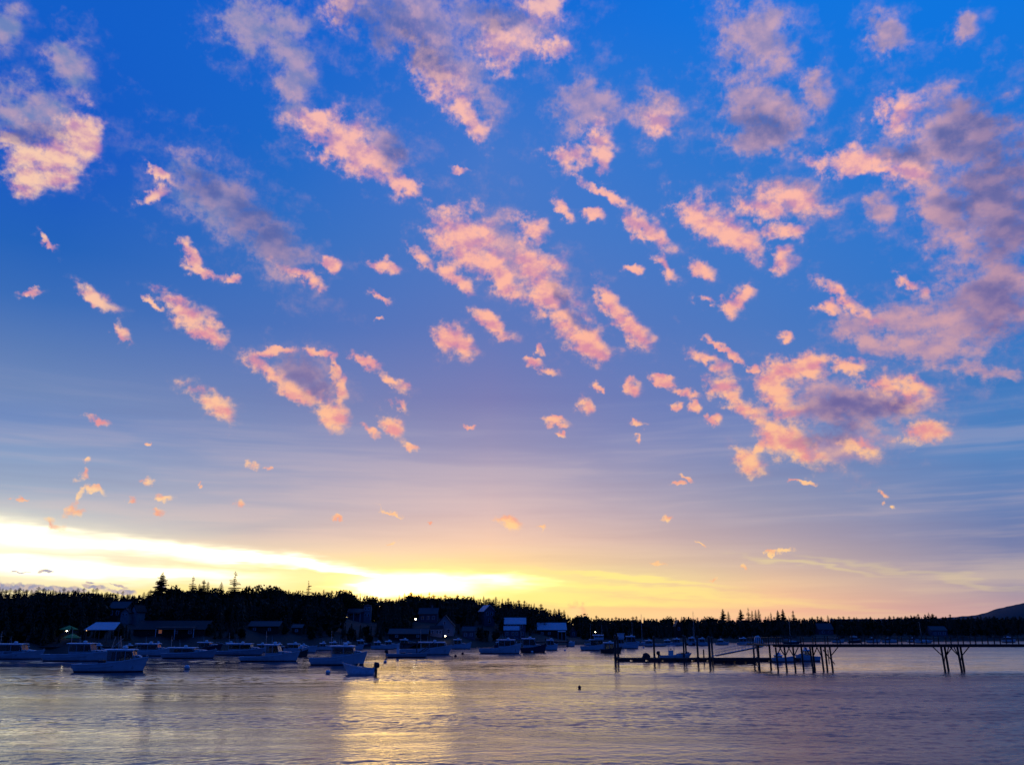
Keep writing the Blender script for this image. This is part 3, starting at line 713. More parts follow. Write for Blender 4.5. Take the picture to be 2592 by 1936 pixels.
big = [
 ('dense', 413, 1448, 58, 0.95, 'tallest dense spruce standing alone on the left skyline'),
 ('thin', 395, 1484, 60, 0.9, 'short narrow spruce close against the tallest dense spruce'),
 ('round', 449, 1480, 58, 0.9, 'rounded broadleaf tree just right of the tallest dense spruce'),
 ('open', 490, 1459, 58, 0.8, 'slim airy spruce with gaps in its crown beside the rounded broadleaf tree'),
 ('full', 517, 1467, 60, 0.95, 'dark full spruce with a thinner companion touching it'),
 ('spire', 527, 1472, 62, 1.4, 'thin companion spruce touching the dark full spruce'),
 ('thin', 505, 1478, 60, 1.0, 'lower spruce shoulder on the left of the dark full spruce'),
 ('thin', 561, 1473, 58, 1.1, 'single pointed spruce midway between the full spruce and the tall open one'),
 ('open', 596, 1447, 58, 0.95, 'very tall open-branched spruce seen against the yellow sky'),
 ('loose', 628, 1481, 58, 0.8, 'leaning sparse broadleaf tree right of the tall open-branched spruce'),
 ('wide', 678, 1485, 60, 1.15, 'broad domed leafy tree on the left skyline'),
 ('round', 703, 1486, 62, 0.8, 'smaller leafy tree joined to the right of the broad domed one'),
 ('thin', 731, 1492, 60, 1.0, 'small lone spruce in the dip right of the domed leafy trees'),
 ('round', 757, 1494, 62, 0.9, 'low leafy tree left of the ragged skyline spruce'),
 ('ragged', 783, 1471, 60, 0.9, 'ragged tall spruce standing above the leafy trees near the bright gap'),
 ('thin', 800, 1496, 64, 1.0, 'first small spike right of the ragged tall spruce'),
 ('spire', 820, 1492, 64, 1.3, 'second slim spike right of the ragged tall spruce'),
 ('full', 840, 1494, 64, 1.0, 'rounded spruce top at the left foot of the bright gap'),
 ('wide', 868, 1496, 68, 0.8, 'leafy crown under the left edge of the white glow'),
 ('loose', 896, 1508, 70, 1.3, 'low leafy slope of foliage above the tower house'),
 ('spire', 912, 1501, 76, 0.8, 'bare thin spike above the tower house'),
 ('wide', 938, 1510, 92, 0.8, 'low leafy crown right behind the tower house'),
 ('thin', 1024, 1499, 95, 0.9, 'thin spruce at the left of the clump below the white glow'),
 ('dense', 1041, 1497, 95, 0.95, 'thick double-topped spruce below the white glow'),
 ('full', 1066, 1502, 95, 0.8, 'middle spruce of the clump below the white glow'),
 ('full', 1087, 1498, 95, 0.85, 'separate pointed spruce at the right of the clump below the white glow'),
 ('full', 1158, 1504, 95, 1.0, 'spruce bump at the start of the falling hill crest'),
 ('thin', 1199, 1506, 92, 0.9, 'narrow spruce tip on the hill crest right of the glow'),
 ('full', 1415, 1540, 80, 1.0, 'spruce at the low end of the falling hill crest'),
 ('thin', 1428, 1543, 70, 1.2, 'last spruce before the crest drops to the far shore'),
 ('round', 1470, 1553, 60, 1.0, 'leafy clump where the crest meets the far shore'),
 ('dense', 1829, 1541, 55, 0.8, 'wide pointed spruce, leftmost of the tall ones above the pier'),
 ('thin', 1843, 1547, 55, 1.0, 'slim spruce next to the wide pointed one above the pier'),
 ('dense', 1874, 1542, 55, 0.85, 'dark blocky spruce above the floating dock'),
 ('open', 1893, 1538, 55, 0.7, 'tallest slender spruce on the far shore above the gangway'),
 ('spire', 1903, 1545, 55, 1.2, 'small spike just right of the tallest slender far-shore spruce'),
 ('thin', 1912, 1543, 55, 0.9, 'mid spruce between two spikes on the far shore'),
 ('spire', 1920, 1542, 55, 1.4, 'thin spike ending the spruce group above the gangway'),
 ('thin', 1951, 1549, 55, 0.8, 'small lone spruce above the left end of the pier'),
 ('dense', 1968, 1544, 55, 0.7, 'bushy spruce left of a blunt taller one above the pier piles'),
 ('dense', 1981, 1541, 55, 0.7, 'blunt taller spruce above the pier piles'),
 ('full', 2007, 1545, 55, 0.9, 'last tall spruce before the level far treeline'),
]
for kind, px, yt, ex, w_, lab in big: tree(kind, px, yt, ex, lab, 'tall trees along the skyline', w_)
# the ordinary run of the skyline, tree by tree
runs = [
 (-20, 400, 40, 'small dark spruce in the jagged treeline left of the tall spruces', 'low skyline trees on the left shore', ('full', 'thin', 'dense', 'full', 'open')),
 (420, 860, 30, 'small tree filling the skyline among the tall spruces', 'low skyline trees between the tall spruces', ('round', 'full', 'thin', 'wide')),
 (870, 1200, 34, 'small tree on the hill crest below the white glow', 'low skyline trees below the glow', ('thin', 'full', 'round', 'spire', 'full')),
 (1205, 1440, 34, 'small spruce on the crest that falls away to the right', 'crest spruces falling to the right', ('full', 'thin', 'full', 'spire')),
 (1450, 1820, 36, 'tiny spruce in the level far treeline above the moored sailboats', 'far treeline above the sailboats', ('full', 'thin', 'round', 'full')),
 (1930, 2600, 60, 'tiny spruce in the level far treeline above the long pier', 'far treeline above the pier', ('full', 'thin', 'full', 'dense')),
]
for a, b, n, lab, grp, kinds in runs:
    for i in range(n):
        px = a + (b - a) * (i + 0.2 + 0.6 * random.random()) / n
        yt = lerp_table(TREETOP, px) - random.choice((0, 0, 2, 4, 7, 10)) * (0.8 if px < 1450 else 0.55) + random.random() * 4
        tree(random.choice(kinds), px, yt, inland(px) * (0.9 + 0.12 * random.random()), lab, grp, 1.0 + 0.6 * random.random())
HOUSE_GAPS = []       # (px0, px1, metres behind shore, y of the base): sight lines kept open
# ------------------------------------------------------------------ buildings on the far shore
DEBUG = False
DARKC = mat("dusky_clapboard", (0.16, 0.16, 0.17), 0.65, var=0.2)
def find_ground(px, py, lo=2.0, hi=130.0):
    """first point of the bank met by a sight line"""
    s0 = lerp_table(SHORE, px); d = lo
    while d < hi:
        p = at(px, py, s0 + d)
        if p.z <= ground(p.x, p.y): return p, d
        d += 0.5
    p = at(px, py, s0 + hi); return p, hi
def window(parent, cx, y, cz, w, h, lit=False):
    f = MB()
    for dx_ in (-w / 2, w / 2): f.box((cx + dx_, y - 0.03, cz), (0.09, 0.10, h + 0.09))
    for dz_ in (-h / 2, h / 2): f.box((cx, y - 0.03, cz + dz_), (w - 0.09, 0.10, 0.09))
    f.box((cx, y - 0.03, cz), (w - 0.09, 0.05, 0.05))
    fr = f.build('window', WHITE, parent)
    MB().box((cx, y - 0.012, cz), (w, 0.02, h)).build('pane', WINLIT if lit else GLASSD, fr)
    return fr
GLASSD = mat('dark_pane', (0.015, 0.018, 0.022), 0.08, var=0.1, spec=0.9)
def gable(m, w, d, h, rh, along='x'):
    """a block with a pitched roof; ridge along x or y; returns nothing, walls only"""
    if along == 'x': m.prism([(-d / 2, -1.5), (d / 2, -1.5), (d / 2, h), (0, h + rh), (-d / 2, h)], -w / 2, w / 2)
    else: m.prism([(-w / 2, -1.5), (w / 2, -1.5), (w / 2, h), (0, h + rh), (-w / 2, h)], -d / 2, d / 2)
def house(name, px0, px1, ybase, w=None, depth=7.0, h=3.0, rh=2.0, along='x', wall=CLAP, roof=ROOFD, rz=0.0, label='', cat='house', wins=(), door=None, chimney=None, porch=None, annex=None, gap=True, lo=2.0, over=0.35, group=None, at_d=None):
    p, d = find_ground((px0 + px1) / 2, ybase, lo)
    if at_d: p, d = at((px0 + px1) / 2, ybase, lerp_table(SHORE, (px0 + px1) / 2) + at_d), at_d
    if gap: HOUSE_GAPS.append((px0 - 6, px1 + 6, d, ybase))
    k = px_per_m(p.y, p.z)
    if DEBUG: print('HOUSE', label[:30], round(d, 1), round(p.z, 1))
    W_ = (px1 - px0) / k if w is None else w
    gz = min(p.z, ground(p.x, p.y))
    e = empty(name, (p.x, p.y + depth / 2, p.z), rz); tag(e, label, cat, group)
    m = MB()
    # walls: extruded gable profile
    if along == 'x':
        poly = [(-depth / 2, -2.5), (depth / 2, -2.5), (depth / 2, h), (0, h + rh), (-depth / 2, h)]
        n = 5; vs = [(-W_ / 2, a, b) for a, b in poly] + [(W_ / 2, a, b) for a, b in poly]
    else:
        poly = [(-W_ / 2, -2.5), (W_ / 2, -2.5), (W_ / 2, h), (0, h + rh), (-W_ / 2, h)]
        n = 5; vs = [(a, -depth / 2, b) for a, b in poly] + [(a, depth / 2, b) for a, b in poly]
    m.add(vs, [tuple(range(n)), tuple(reversed(range(n, 2 * n)))] + [(i, n + i, n + (i + 1) % n, (i + 1) % n) for i in range(n)])
    m.build('wall', wall, e)
    r = MB(); span = depth if along == 'x' else W_; leng = W_ if along == 'x' else depth
    sl = math.hypot(span / 2 + over, rh * (span / 2 + over) / (span / 2))
    ang = math.atan2(rh, span / 2)
    for s_ in (-1, 1):
        cx = s_ * (span / 2 + over) / 2; cz = h + rh - (rh * (span / 2 + over) / (span / 2)) / 2 + 0.10
        if along == 'x': r.box((0, cx, cz), (leng + 2 * over, sl, 0.14), (-s_ * ang, 0, 0))
        else: r.box((cx, 0, cz), (sl, leng + 2 * over, 0.14), (0, s_ * ang, 0))
    r.box((0, 0, h + rh + 0.12), (leng + 2 * over if along == 'x' else 0.3, 0.3 if along == 'x' else leng + 2 * over, 0.12))
    ro = r.build('roof', roof, e)
    if chimney:
        MB().box((chimney[0], chimney[1], h + rh + 0.3), (0.6, 0.6, 1.6)).box((chimney[0], chimney[1], h + rh + 1.14), (0.72, 0.72, 0.1)).build('chimney', STONE, ro)
    yf = -depth / 2
    for wn in wins: window(e, wn[0] * W_, yf, wn[1], wn[2], wn[3], len(wn) > 4)
    if door:
        dm = MB().box((door * W_, yf - 0.03, 1.05), (0.95, 0.08, 2.1)).build('door', DARKW, e)
        MB().box((door * W_ + 0.35, yf - 0.10, 1.0), (0.06, 0.06, 0.16)).build('handle', ALU, dm)
    if porch:
        pm = MB().box((porch[0] * W_, yf - 1.1, porch[2]), (porch[1] * W_, 2.2, 0.14), (0.16, 0, 0))
        pr = pm.build('porch_roof', roof, e)
        for q in (-0.48, 0, 0.48): MB().box((porch[0] * W_ + q * porch[1] * W_, yf - 2.0, porch[2] / 2 - 0.7), (0.14, 0.14, porch[2] + 1.1)).build('post', WHITE, pr)
    if annex:
        ax, aw, ah, ad, arh, awall, aroof = annex
        am = MB()
        poly = [(-ad / 2, -2.5), (ad / 2, -2.5), (ad / 2, ah), (0, ah + arh), (-ad / 2, ah)]
        cx = ax * W_; w2 = aw / 2
        vs = [(cx - w2, yf - ad / 2 + a - 0.01, b) for a, b in poly] + [(cx + w2, yf - ad / 2 + a - 0.01, b) for a, b in poly]
        am.add(vs, [tuple(range(5)), tuple(reversed(range(5, 10)))] + [(i, 5 + i, 5 + (i + 1) % 5, (i + 1) % 5) for i in range(5)])
        an = am.build('annex', awall, e)
        ar = MB(); ang2 = math.atan2(arh, ad / 2)
        for s_ in (-1, 1): ar.box((cx, yf - ad / 2 + s_ * (ad / 4 + 0.12), ah + arh / 2 + 0.06), (aw + 0.5, ad / 2 / math.cos(ang2) + 0.3, 0.12), (-s_ * ang2, 0, 0))
        ar.build('roof', aroof, an)
        for q in (-0.3, 0.1, 0.36): window(e, ax * W_ + q * aw, yf - ad - 0.02, ah * 0.55, 0.8, 1.0)
    return e
G = 'houses among the trees'
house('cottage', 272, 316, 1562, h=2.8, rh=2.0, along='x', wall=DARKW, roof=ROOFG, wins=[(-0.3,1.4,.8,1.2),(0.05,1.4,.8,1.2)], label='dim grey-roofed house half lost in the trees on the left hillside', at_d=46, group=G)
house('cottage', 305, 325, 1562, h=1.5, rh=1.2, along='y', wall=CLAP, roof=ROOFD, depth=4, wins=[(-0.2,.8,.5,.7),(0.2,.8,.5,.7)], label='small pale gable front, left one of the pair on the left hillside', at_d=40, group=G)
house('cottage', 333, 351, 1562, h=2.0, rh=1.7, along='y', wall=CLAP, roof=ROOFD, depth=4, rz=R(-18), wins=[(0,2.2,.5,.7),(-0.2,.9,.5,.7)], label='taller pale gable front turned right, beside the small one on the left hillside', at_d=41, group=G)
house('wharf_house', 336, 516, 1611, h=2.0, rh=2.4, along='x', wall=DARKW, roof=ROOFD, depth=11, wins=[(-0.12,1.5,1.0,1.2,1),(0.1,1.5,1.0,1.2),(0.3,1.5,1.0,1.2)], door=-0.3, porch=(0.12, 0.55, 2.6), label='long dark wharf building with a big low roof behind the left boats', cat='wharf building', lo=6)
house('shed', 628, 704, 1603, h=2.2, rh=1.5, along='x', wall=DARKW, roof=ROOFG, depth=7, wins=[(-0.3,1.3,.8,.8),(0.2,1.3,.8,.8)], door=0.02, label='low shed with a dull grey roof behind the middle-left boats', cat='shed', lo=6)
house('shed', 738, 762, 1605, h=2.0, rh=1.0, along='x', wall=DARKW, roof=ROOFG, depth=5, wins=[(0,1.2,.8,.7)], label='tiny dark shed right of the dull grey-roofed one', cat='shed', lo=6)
# white tower house
te = house('tower_house', 880, 918, 1566, h=2.6, rh=1.2, along='x', wall=BLUEW, roof=ROOFG, depth=6, wins=[(-0.3,1.6,.8,1.2),(0.05,1.6,.8,1.2)], porch=(-0.05, 0.9, 2.3), label='house with a square white tower and a low wing below the bright gap', at_d=64, group=G)
k_ = px_per_m(te.location.y); tx = (928 - 899) / k_
tw = MB().box((tx, -1.2, 1.45), (2.7, 2.7, 6.9)).build("tower", DARKC, te)
MB().add([(tx-1.6,-2.8,4.95),(tx+1.6,-2.8,4.95),(tx+1.6,0.4,4.95),(tx-1.6,0.4,4.95),(tx,-1.2,5.5)], [(3,2,1,0),(0,1,4),(1,2,4),(2,3,4),(3,0,4)]).build('roof', ROOFD, tw)
for cz in (1.4, 3.8):
    for q in (-0.6, 0.6): window(te, tx + q, -2.56, cz, 0.7, 1.1)
HOUSE_GAPS.append((912, 946, 64, 1566))
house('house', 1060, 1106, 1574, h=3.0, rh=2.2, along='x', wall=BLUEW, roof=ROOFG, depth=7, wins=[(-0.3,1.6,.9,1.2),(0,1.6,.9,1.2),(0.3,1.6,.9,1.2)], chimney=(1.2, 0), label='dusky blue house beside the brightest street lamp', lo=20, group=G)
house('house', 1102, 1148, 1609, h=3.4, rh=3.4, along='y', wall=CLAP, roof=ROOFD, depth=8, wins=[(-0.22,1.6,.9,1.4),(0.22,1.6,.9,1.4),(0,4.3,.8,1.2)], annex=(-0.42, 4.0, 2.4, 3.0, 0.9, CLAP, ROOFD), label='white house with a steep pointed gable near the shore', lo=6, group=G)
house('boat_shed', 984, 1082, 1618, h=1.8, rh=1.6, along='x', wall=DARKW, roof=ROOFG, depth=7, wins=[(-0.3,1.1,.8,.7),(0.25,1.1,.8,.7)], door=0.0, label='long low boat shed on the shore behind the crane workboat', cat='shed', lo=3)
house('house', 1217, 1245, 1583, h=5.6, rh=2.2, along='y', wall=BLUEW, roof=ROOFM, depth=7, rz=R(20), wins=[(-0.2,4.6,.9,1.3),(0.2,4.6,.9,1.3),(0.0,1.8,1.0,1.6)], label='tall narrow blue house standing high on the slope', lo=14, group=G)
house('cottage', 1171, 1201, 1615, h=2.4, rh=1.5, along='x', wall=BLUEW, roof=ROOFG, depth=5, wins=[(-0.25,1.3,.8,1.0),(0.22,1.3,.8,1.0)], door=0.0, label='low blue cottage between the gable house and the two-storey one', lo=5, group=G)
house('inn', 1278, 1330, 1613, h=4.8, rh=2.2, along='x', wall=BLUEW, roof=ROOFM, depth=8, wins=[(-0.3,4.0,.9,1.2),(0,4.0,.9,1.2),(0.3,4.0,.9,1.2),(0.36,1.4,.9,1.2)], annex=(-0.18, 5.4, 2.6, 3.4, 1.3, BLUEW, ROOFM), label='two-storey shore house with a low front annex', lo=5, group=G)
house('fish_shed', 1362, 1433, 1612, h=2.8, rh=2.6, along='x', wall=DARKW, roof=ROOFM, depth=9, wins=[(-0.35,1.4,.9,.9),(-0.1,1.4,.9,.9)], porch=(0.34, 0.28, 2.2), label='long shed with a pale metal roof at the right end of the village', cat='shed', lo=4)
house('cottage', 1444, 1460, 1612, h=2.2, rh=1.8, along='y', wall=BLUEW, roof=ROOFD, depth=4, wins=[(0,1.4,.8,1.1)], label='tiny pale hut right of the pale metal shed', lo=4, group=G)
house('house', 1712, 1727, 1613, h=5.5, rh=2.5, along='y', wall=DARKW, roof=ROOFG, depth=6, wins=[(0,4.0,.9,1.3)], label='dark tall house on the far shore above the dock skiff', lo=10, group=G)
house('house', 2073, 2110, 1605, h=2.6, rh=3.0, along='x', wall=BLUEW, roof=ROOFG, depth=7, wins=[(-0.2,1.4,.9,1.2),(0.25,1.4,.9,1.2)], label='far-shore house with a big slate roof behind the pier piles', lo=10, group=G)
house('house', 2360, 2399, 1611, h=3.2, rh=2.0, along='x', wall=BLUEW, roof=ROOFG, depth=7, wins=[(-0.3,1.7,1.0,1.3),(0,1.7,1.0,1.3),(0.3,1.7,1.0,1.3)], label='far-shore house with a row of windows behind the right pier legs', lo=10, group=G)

# ------------------------------------------------------------------ left wharf: deck on piles, open pavilion, parasols, lamps
def wharf(px0, px1, Y0, depth, z, label):
    a, b = at(px0, 1650, Y0), at(px1, 1650, Y0)
    e = empty('wharf', ((a.x + b.x) / 2, Y0 + depth / 2, 0)); tag(e, label, 'wharf')
    w = b.x - a.x
    d = MB(); n = max(4, int(depth / 0.3))
    for i in range(n): d.box((0, -depth / 2 + (i + 0.5) * depth / n, z), (w, depth / n - 0.02, 0.09))
    d.build('deck', WOOD, e)
    MB().box((0, -depth / 2 + 0.2, z - 0.22), (w, 0.2, 0.33)).box((0, depth / 2 - 0.2, z - 0.22), (w, 0.2, 0.33)).build('stringer', PILE, e)
    k = max(3, int(w / 3.2)); pm = None
    for i in range(k):
        for yy in (-depth / 2 + 0.3, depth / 2 - 0.3):
            x = -w / 2 + 0.3 + (w - 0.6) * i / (k - 1)
            m_ = MB().tube((x, yy, -2.2), (x + random.uniform(-.08, .08), yy, z + (0.0 if i % 2 else 0.9)), 0.17, 0.14, n=8)
            m_.build('pile', PILE, e)
    return e
wharf(24, 316, 230, 12, 1.7, 'dark timber wharf under the green parasols on the left shore')
wharf(318, 556, 262, 8, 1.9, 'dark timber wharf in front of the long dark wharf building')
wharf(985, 1092, 288, 6, 1.6, 'low timber landing in front of the long low boat shed')
wharf(1270, 1440, 314, 8, 1.8, 'timber wharf in front of the pale metal shed')
# open pavilion with a pale roof
pa, pb = at(213, 1593, 234), at(290, 1593, 234)
e = tag(empty('pavilion', ((pa.x + pb.x) / 2, 236.5, 1.75)), 'open-sided pavilion with a bright pale roof on the left wharf', 'pavilion')
w_ = pb.x - pa.x; hz = pa.z - 1.75
MB().add([(-w_/2+.5,2.6,hz+1.9),(w_/2-.9,2.6,hz+1.9),(w_/2,-2.6,hz),(-w_/2,-2.6,hz),(-w_/2+.5,2.6,hz+1.75),(w_/2-.9,2.6,hz+1.75),(w_/2,-2.6,hz-.12),(-w_/2,-2.6,hz-.12)], [(0,3,2,1),(4,5,6,7),(0,4,7,3),(1,2,6,5),(3,7,6,2),(0,1,5,4)]).build('roof', ROOFM, e)
for x in (-w_/2+.6, 0, w_/2-1.0):
    for y in (-2.3, 2.4): MB().box((x, y, (hz + (1.6 if y > 0 else 0)) / 2), (0.16, 0.16, hz + (1.6 if y > 0 else -0.1))).build('post', WOOD, e)
def parasol(px, ytip, yrim, pw, Y, z0, label, canvas):
    t_ = at(px, ytip, Y); rim = at(px, yrim, Y); k = px_per_m(Y); r = pw / k / 2
    e = tag(empty('parasol', (t_.x, Y, z0)), label, 'parasol', 'parasols on the left wharf')
    zt, zr = t_.z - z0, rim.z - z0
    m = MB(); n = 8; vs = [(0, 0, zt)]
    for i in range(n):
        a = 2 * math.pi * (i + .5) / n; vs.append((r * math.cos(a), r * math.sin(a), zr))
    for i in range(n):
        a = 2 * math.pi * (i + .5) / n; vs.append((r * math.cos(a), r * math.sin(a), zr - 0.16))
    fs = []
    for i in range(n):
        j = (i + 1) % n; fs += [(0, 1 + i, 1 + j), (1 + i, 1 + n + i, 1 + n + j, 1 + j)]
    c_ = m.add(vs, fs).build('canopy', canvas, e)
    for i in range(n):
        a = 2 * math.pi * (i + .5) / n
        MB().tube((0, 0, zt - 0.05), (r * 0.97 * math.cos(a), r * 0.97 * math.sin(a), zr - 0.02), 0.018, n=5).build('rib', ALU, c_)
    MB().tube((0, 0, 0), (0, 0, zt + 0.12), 0.035, n=8).build('pole', ALU, e)
    MB().lathe([(0.34, 0), (0.34, 0.07), (0.1, 0.12), (0.06, 0.3)]).build('base', STONE, e)
    return t_
parasol(176, 1582, 1592, 46, 241, 1.75, 'upper green parasol lit from beneath on the left wharf', GREENC)
parasol(184, 1602, 1613, 42, 233, 1.75, 'lower green parasol in front of the lit one on the left wharf', GREENC)
parasol(10, 1606, 1613, 32, 236, 1.75, 'blue parasol at the far left end of the left wharf', BLUEC)
# lamps
def lantern(px, py, extra, label, r=0.16, bulb=None, ground_z=None, Y=None):
    r *= 0.8; Y = Y or lerp_table(SHORE, px) + extra; p = at(px, py, Y)
    g0 = ground(p.x, Y) if ground_z is None else ground_z
    e = tag(empty('street_lamp', (p.x - 0.5, Y, g0)), label, 'lamp', 'lit lamps along the shore'); hz = p.z - g0
    MB().tube((0, 0, 0), (0, 0, hz + 0.25), 0.06, 0.045, n=8).build('pole', DARK, e)
    MB().path([(0, 0, hz + 0.2), (0.25, 0, hz + 0.34), (0.5, 0, hz + 0.24)], 0.03).build('arm', DARK, e)
    sh_ = MB().lathe([(0.05, 0.26), (0.12, 0.22), (r * 1.5, 0.12), (r * 1.6, 0.09)], c=(0.5, 0, hz)).build('lamp_shade', DARK, e)
    MB().lathe([(0.02, -r), (r * .7, -r * .7), (r, 0), (r * .7, r * .5), (0.04, r * .7)], n=12, c=(0.5, 0, hz)).build('bulb', bulb or BULB, sh_)
lantern(1052, 1566, 30, 'brightest street lamp on the slope beside the dusky blue house', 0.34)
lantern(1127, 1609, 5, 'lamp in front of the white gable house', 0.26)
lantern(1507, 1599, 8, 'tiny lamp on the far shore above the flybridge boat', 0.2)
lantern(961, 1534, 60, 'faint lamp up the hill right of the tower house', 0.14, BULBD)
lantern(169, 1596, 0, 'warm lamp glowing under the upper green parasol', 0.2, ground_z=1.75, Y=240.0)
lantern(219, 1595, 0, 'small lamp under the edge of the pale pavilion roof', 0.12, BULBD, ground_z=1.75, Y=233.4)
# ------------------------------------------------------------------ the wood behind: one mass of trees, kept open in front of the houses
def low_spruce(m, x, y, z, h, r, rnd):
    n = 7; L = 8
    for i in range(L):
        k = i / L; z0 = z + h * (0.08 + 0.9 * k); rr = r * (1 - k) ** 0.9 * (0.8 + 0.4 * rnd.random()) + 0.08
        a0 = rnd.random() * 6.28
        vs = [(x, y, z0 + h * 0.17)]
        for j in range(2 * n):
            q = rr * ((0.75 + 0.5 * rnd.random()) if j % 2 == 0 else 0.5); t = a0 + math.pi * j / n
            vs.append((x + q * math.cos(t), y + q * math.sin(t), z0 - (0.12 * rr if j % 2 == 0 else -0.06 * h)))
        m.add(vs, [(0, 1 + j, 1 + (j + 1) % (2 * n)) for j in range(2 * n)])
def low_broad(m, x, y, z, h, r, rnd):
    for i in range(70):
        v = Vector((rnd.gauss(0, 1), rnd.gauss(0, 1), rnd.gauss(0, 1))).normalized() * (0.55 + 0.5 * rnd.random())
        p = Vector((x + v.x * r, y + v.y * r, z + h * 0.55 + v.z * h * 0.42)); s_ = 0.45 + 0.5 * rnd.random()
        e = Euler((rnd.random() * 3, rnd.random() * 3, rnd.random() * 6)).to_matrix()
        m.add([p + e @ Vector((-s_, 0, 0)), p + e @ Vector((0, -s_ * 0.7, 0)), p + e @ Vector((s_, 0, 0.1)), p + e @ Vector((0, s_ * 0.7, 0))], [(0, 1, 2, 3)])
fm = MB(); rnd = random.Random(5)
px = -420.0
while px < 2960:
    s0 = lerp_table(SHORE, px); I_ = inland(px); d = 11.0
    while d < I_ + 34:
        jp = px + rnd.uniform(-9, 9); Y = s0 + d + rnd.uniform(-2, 2)
        depth = Y * math.cos(PITCH) - EYE * math.sin(PITCH)
        x = (jp - 1296) / FPX * depth
        z = ground(x, Y)
        cap_z = at(jp, lerp_table(TREETOP, jp) + 2 + 5 * rnd.random(), Y).z
        h = min(rnd.uniform(5.0, 10.5) if d > 22 else rnd.uniform(2.2, 5.5), cap_z - z)
        w = rnd.uniform(0.20, 0.32) * h
        ok = h > 1.2
        for a, b, hd, yb in HOUSE_GAPS:
            wp = FPX * w / depth
            if a - wp * 0.7 < jp < b + wp * 0.7 and Y < s0 + hd + 9:
                top_y = 968 - FPX * math.tan(math.atan2(z + h - EYE, Y) - PITCH)
                if Y > s0 + hd - 5 or top_y < yb - 2: ok = False
        if ok:
            (low_spruce if rnd.random() < 0.66 else low_broad)(fm, x, Y, z - 0.2, h, max(0.9, w), rnd)
        d += rnd.uniform(4.2, 6.2) * (1 + d / 160)
    px += 4.6 * FPX / 60 / 10 * (1 if px < 1450 else 0.8)
forest = tag(fm.build('forest', NEEDLE), 'dark mixed wood covering the far shore behind the harbour', kind='stuff')
# ------------------------------------------------------------------ boats
def sheer(t, fs, fb): return fs + (fb - fs) * max(0, (t - 0.15) / 0.85) ** 1.8
def half(t, B, full=0.46): return B / 2 * ((0.88 + 0.12 * min(1, t / 0.35)) if t < full else max(0.0, 1 - ((t - full) / (1 - full)) ** 2.3))
def hull_parts(e, L, B, fs, fb, hm, deckz=None, rake=0.08, n=15, transom=0.04, rim=None):
    outer, inner, cap = [], [], []
    for i in range(n):
        t = i / (n - 1); b = max(0.03, half(t, B)); s_ = sheer(t, fs, fb)
        bw = b * (0.90 - 0.28 * t ** 3)
        def X(k): return -L / 2 + L * t - rake * L * (1 - k) * t ** 5 + transom * L * (1 - t) ** 9 * (1 - k)
        z0 = -0.45 * (1 - 0.6 * t ** 4)
        pts = [(0.0, z0, 0.0), (bw * 0.62, -0.25, 0.06), (bw * 0.92, 0.0, 0.2), (bw, 0.22 * s_ , 0.35), (bw + (b - bw) * 0.55, 0.62 * s_, 0.7), (b, s_, 1.0)]
        row = [(X(k), -y, z) for y, z, k in reversed(pts)] + [(X(k), y, z) for y, z, k in pts[1:]]
        outer.append(row)
        dz = s_ - (fs * 0.55 if t < 0.62 else 0.06); bi = max(0.01, b - 0.10)
        inner.append([(X(1), -bi, s_ + 0.02), (X(1), -bi, dz), (X(1), bi, dz), (X(1), bi, s_ + 0.02)])
        cap.append((X(1), b, bi, s_))
    h = MB().loft(outer)
    h.add(outer[0], [tuple(range(len(outer[0])))])
    h.build('hull', hm, e, smooth=True)
    MB().loft(inner).add([inner[0][i] for i in (1, 2, 3, 0)], [(0, 1, 2, 3)]).build('deck', DECK, e)
    g = MB()
    for (x0, b0, i0, s0), (x1, b1, i1, s1) in zip(cap, cap[1:]):
        for sg in (-1, 1):
            g.add([(x0, sg * (b0 + .04), s0 - .05), (x1, sg * (b1 + .04), s1 - .05), (x1, sg * (b1 + .04), s1 + .05), (x0, sg * (b0 + .04), s0 + .05), (x1, sg * i1, s1 + .05), (x0, sg * i0, s0 + .05)],
                  [(0, 1, 2, 3) if sg < 0 else (3, 2, 1, 0), (3, 2, 4, 5) if sg < 0 else (5, 4, 2, 3)])
    x0, b0, i0, s0 = cap[0]
    g.box((x0, 0, s0), (0.12, 2 * b0, 0.10))
    g.build('gunwale', rim or (RUB if hm in (HULL_N, HULL_D) else ROOFP), e)
def pane(parent, pts, t=0.02, nm='window'):
    """a flat quad pane with thickness, points in order"""
    a, b, c, d = [Vector(p) for p in pts]; nrm = (b - a).cross(d - a).normalized() * t
    MB().add([a, b, c, d, a + nrm, b + nrm, c + nrm, d + nrm], [(3,2,1,0),(4,5,6,7),(0,1,5,4),(1,2,6,5),(2,3,7,6),(3,0,4,7)]).build(nm, GLASS, parent)
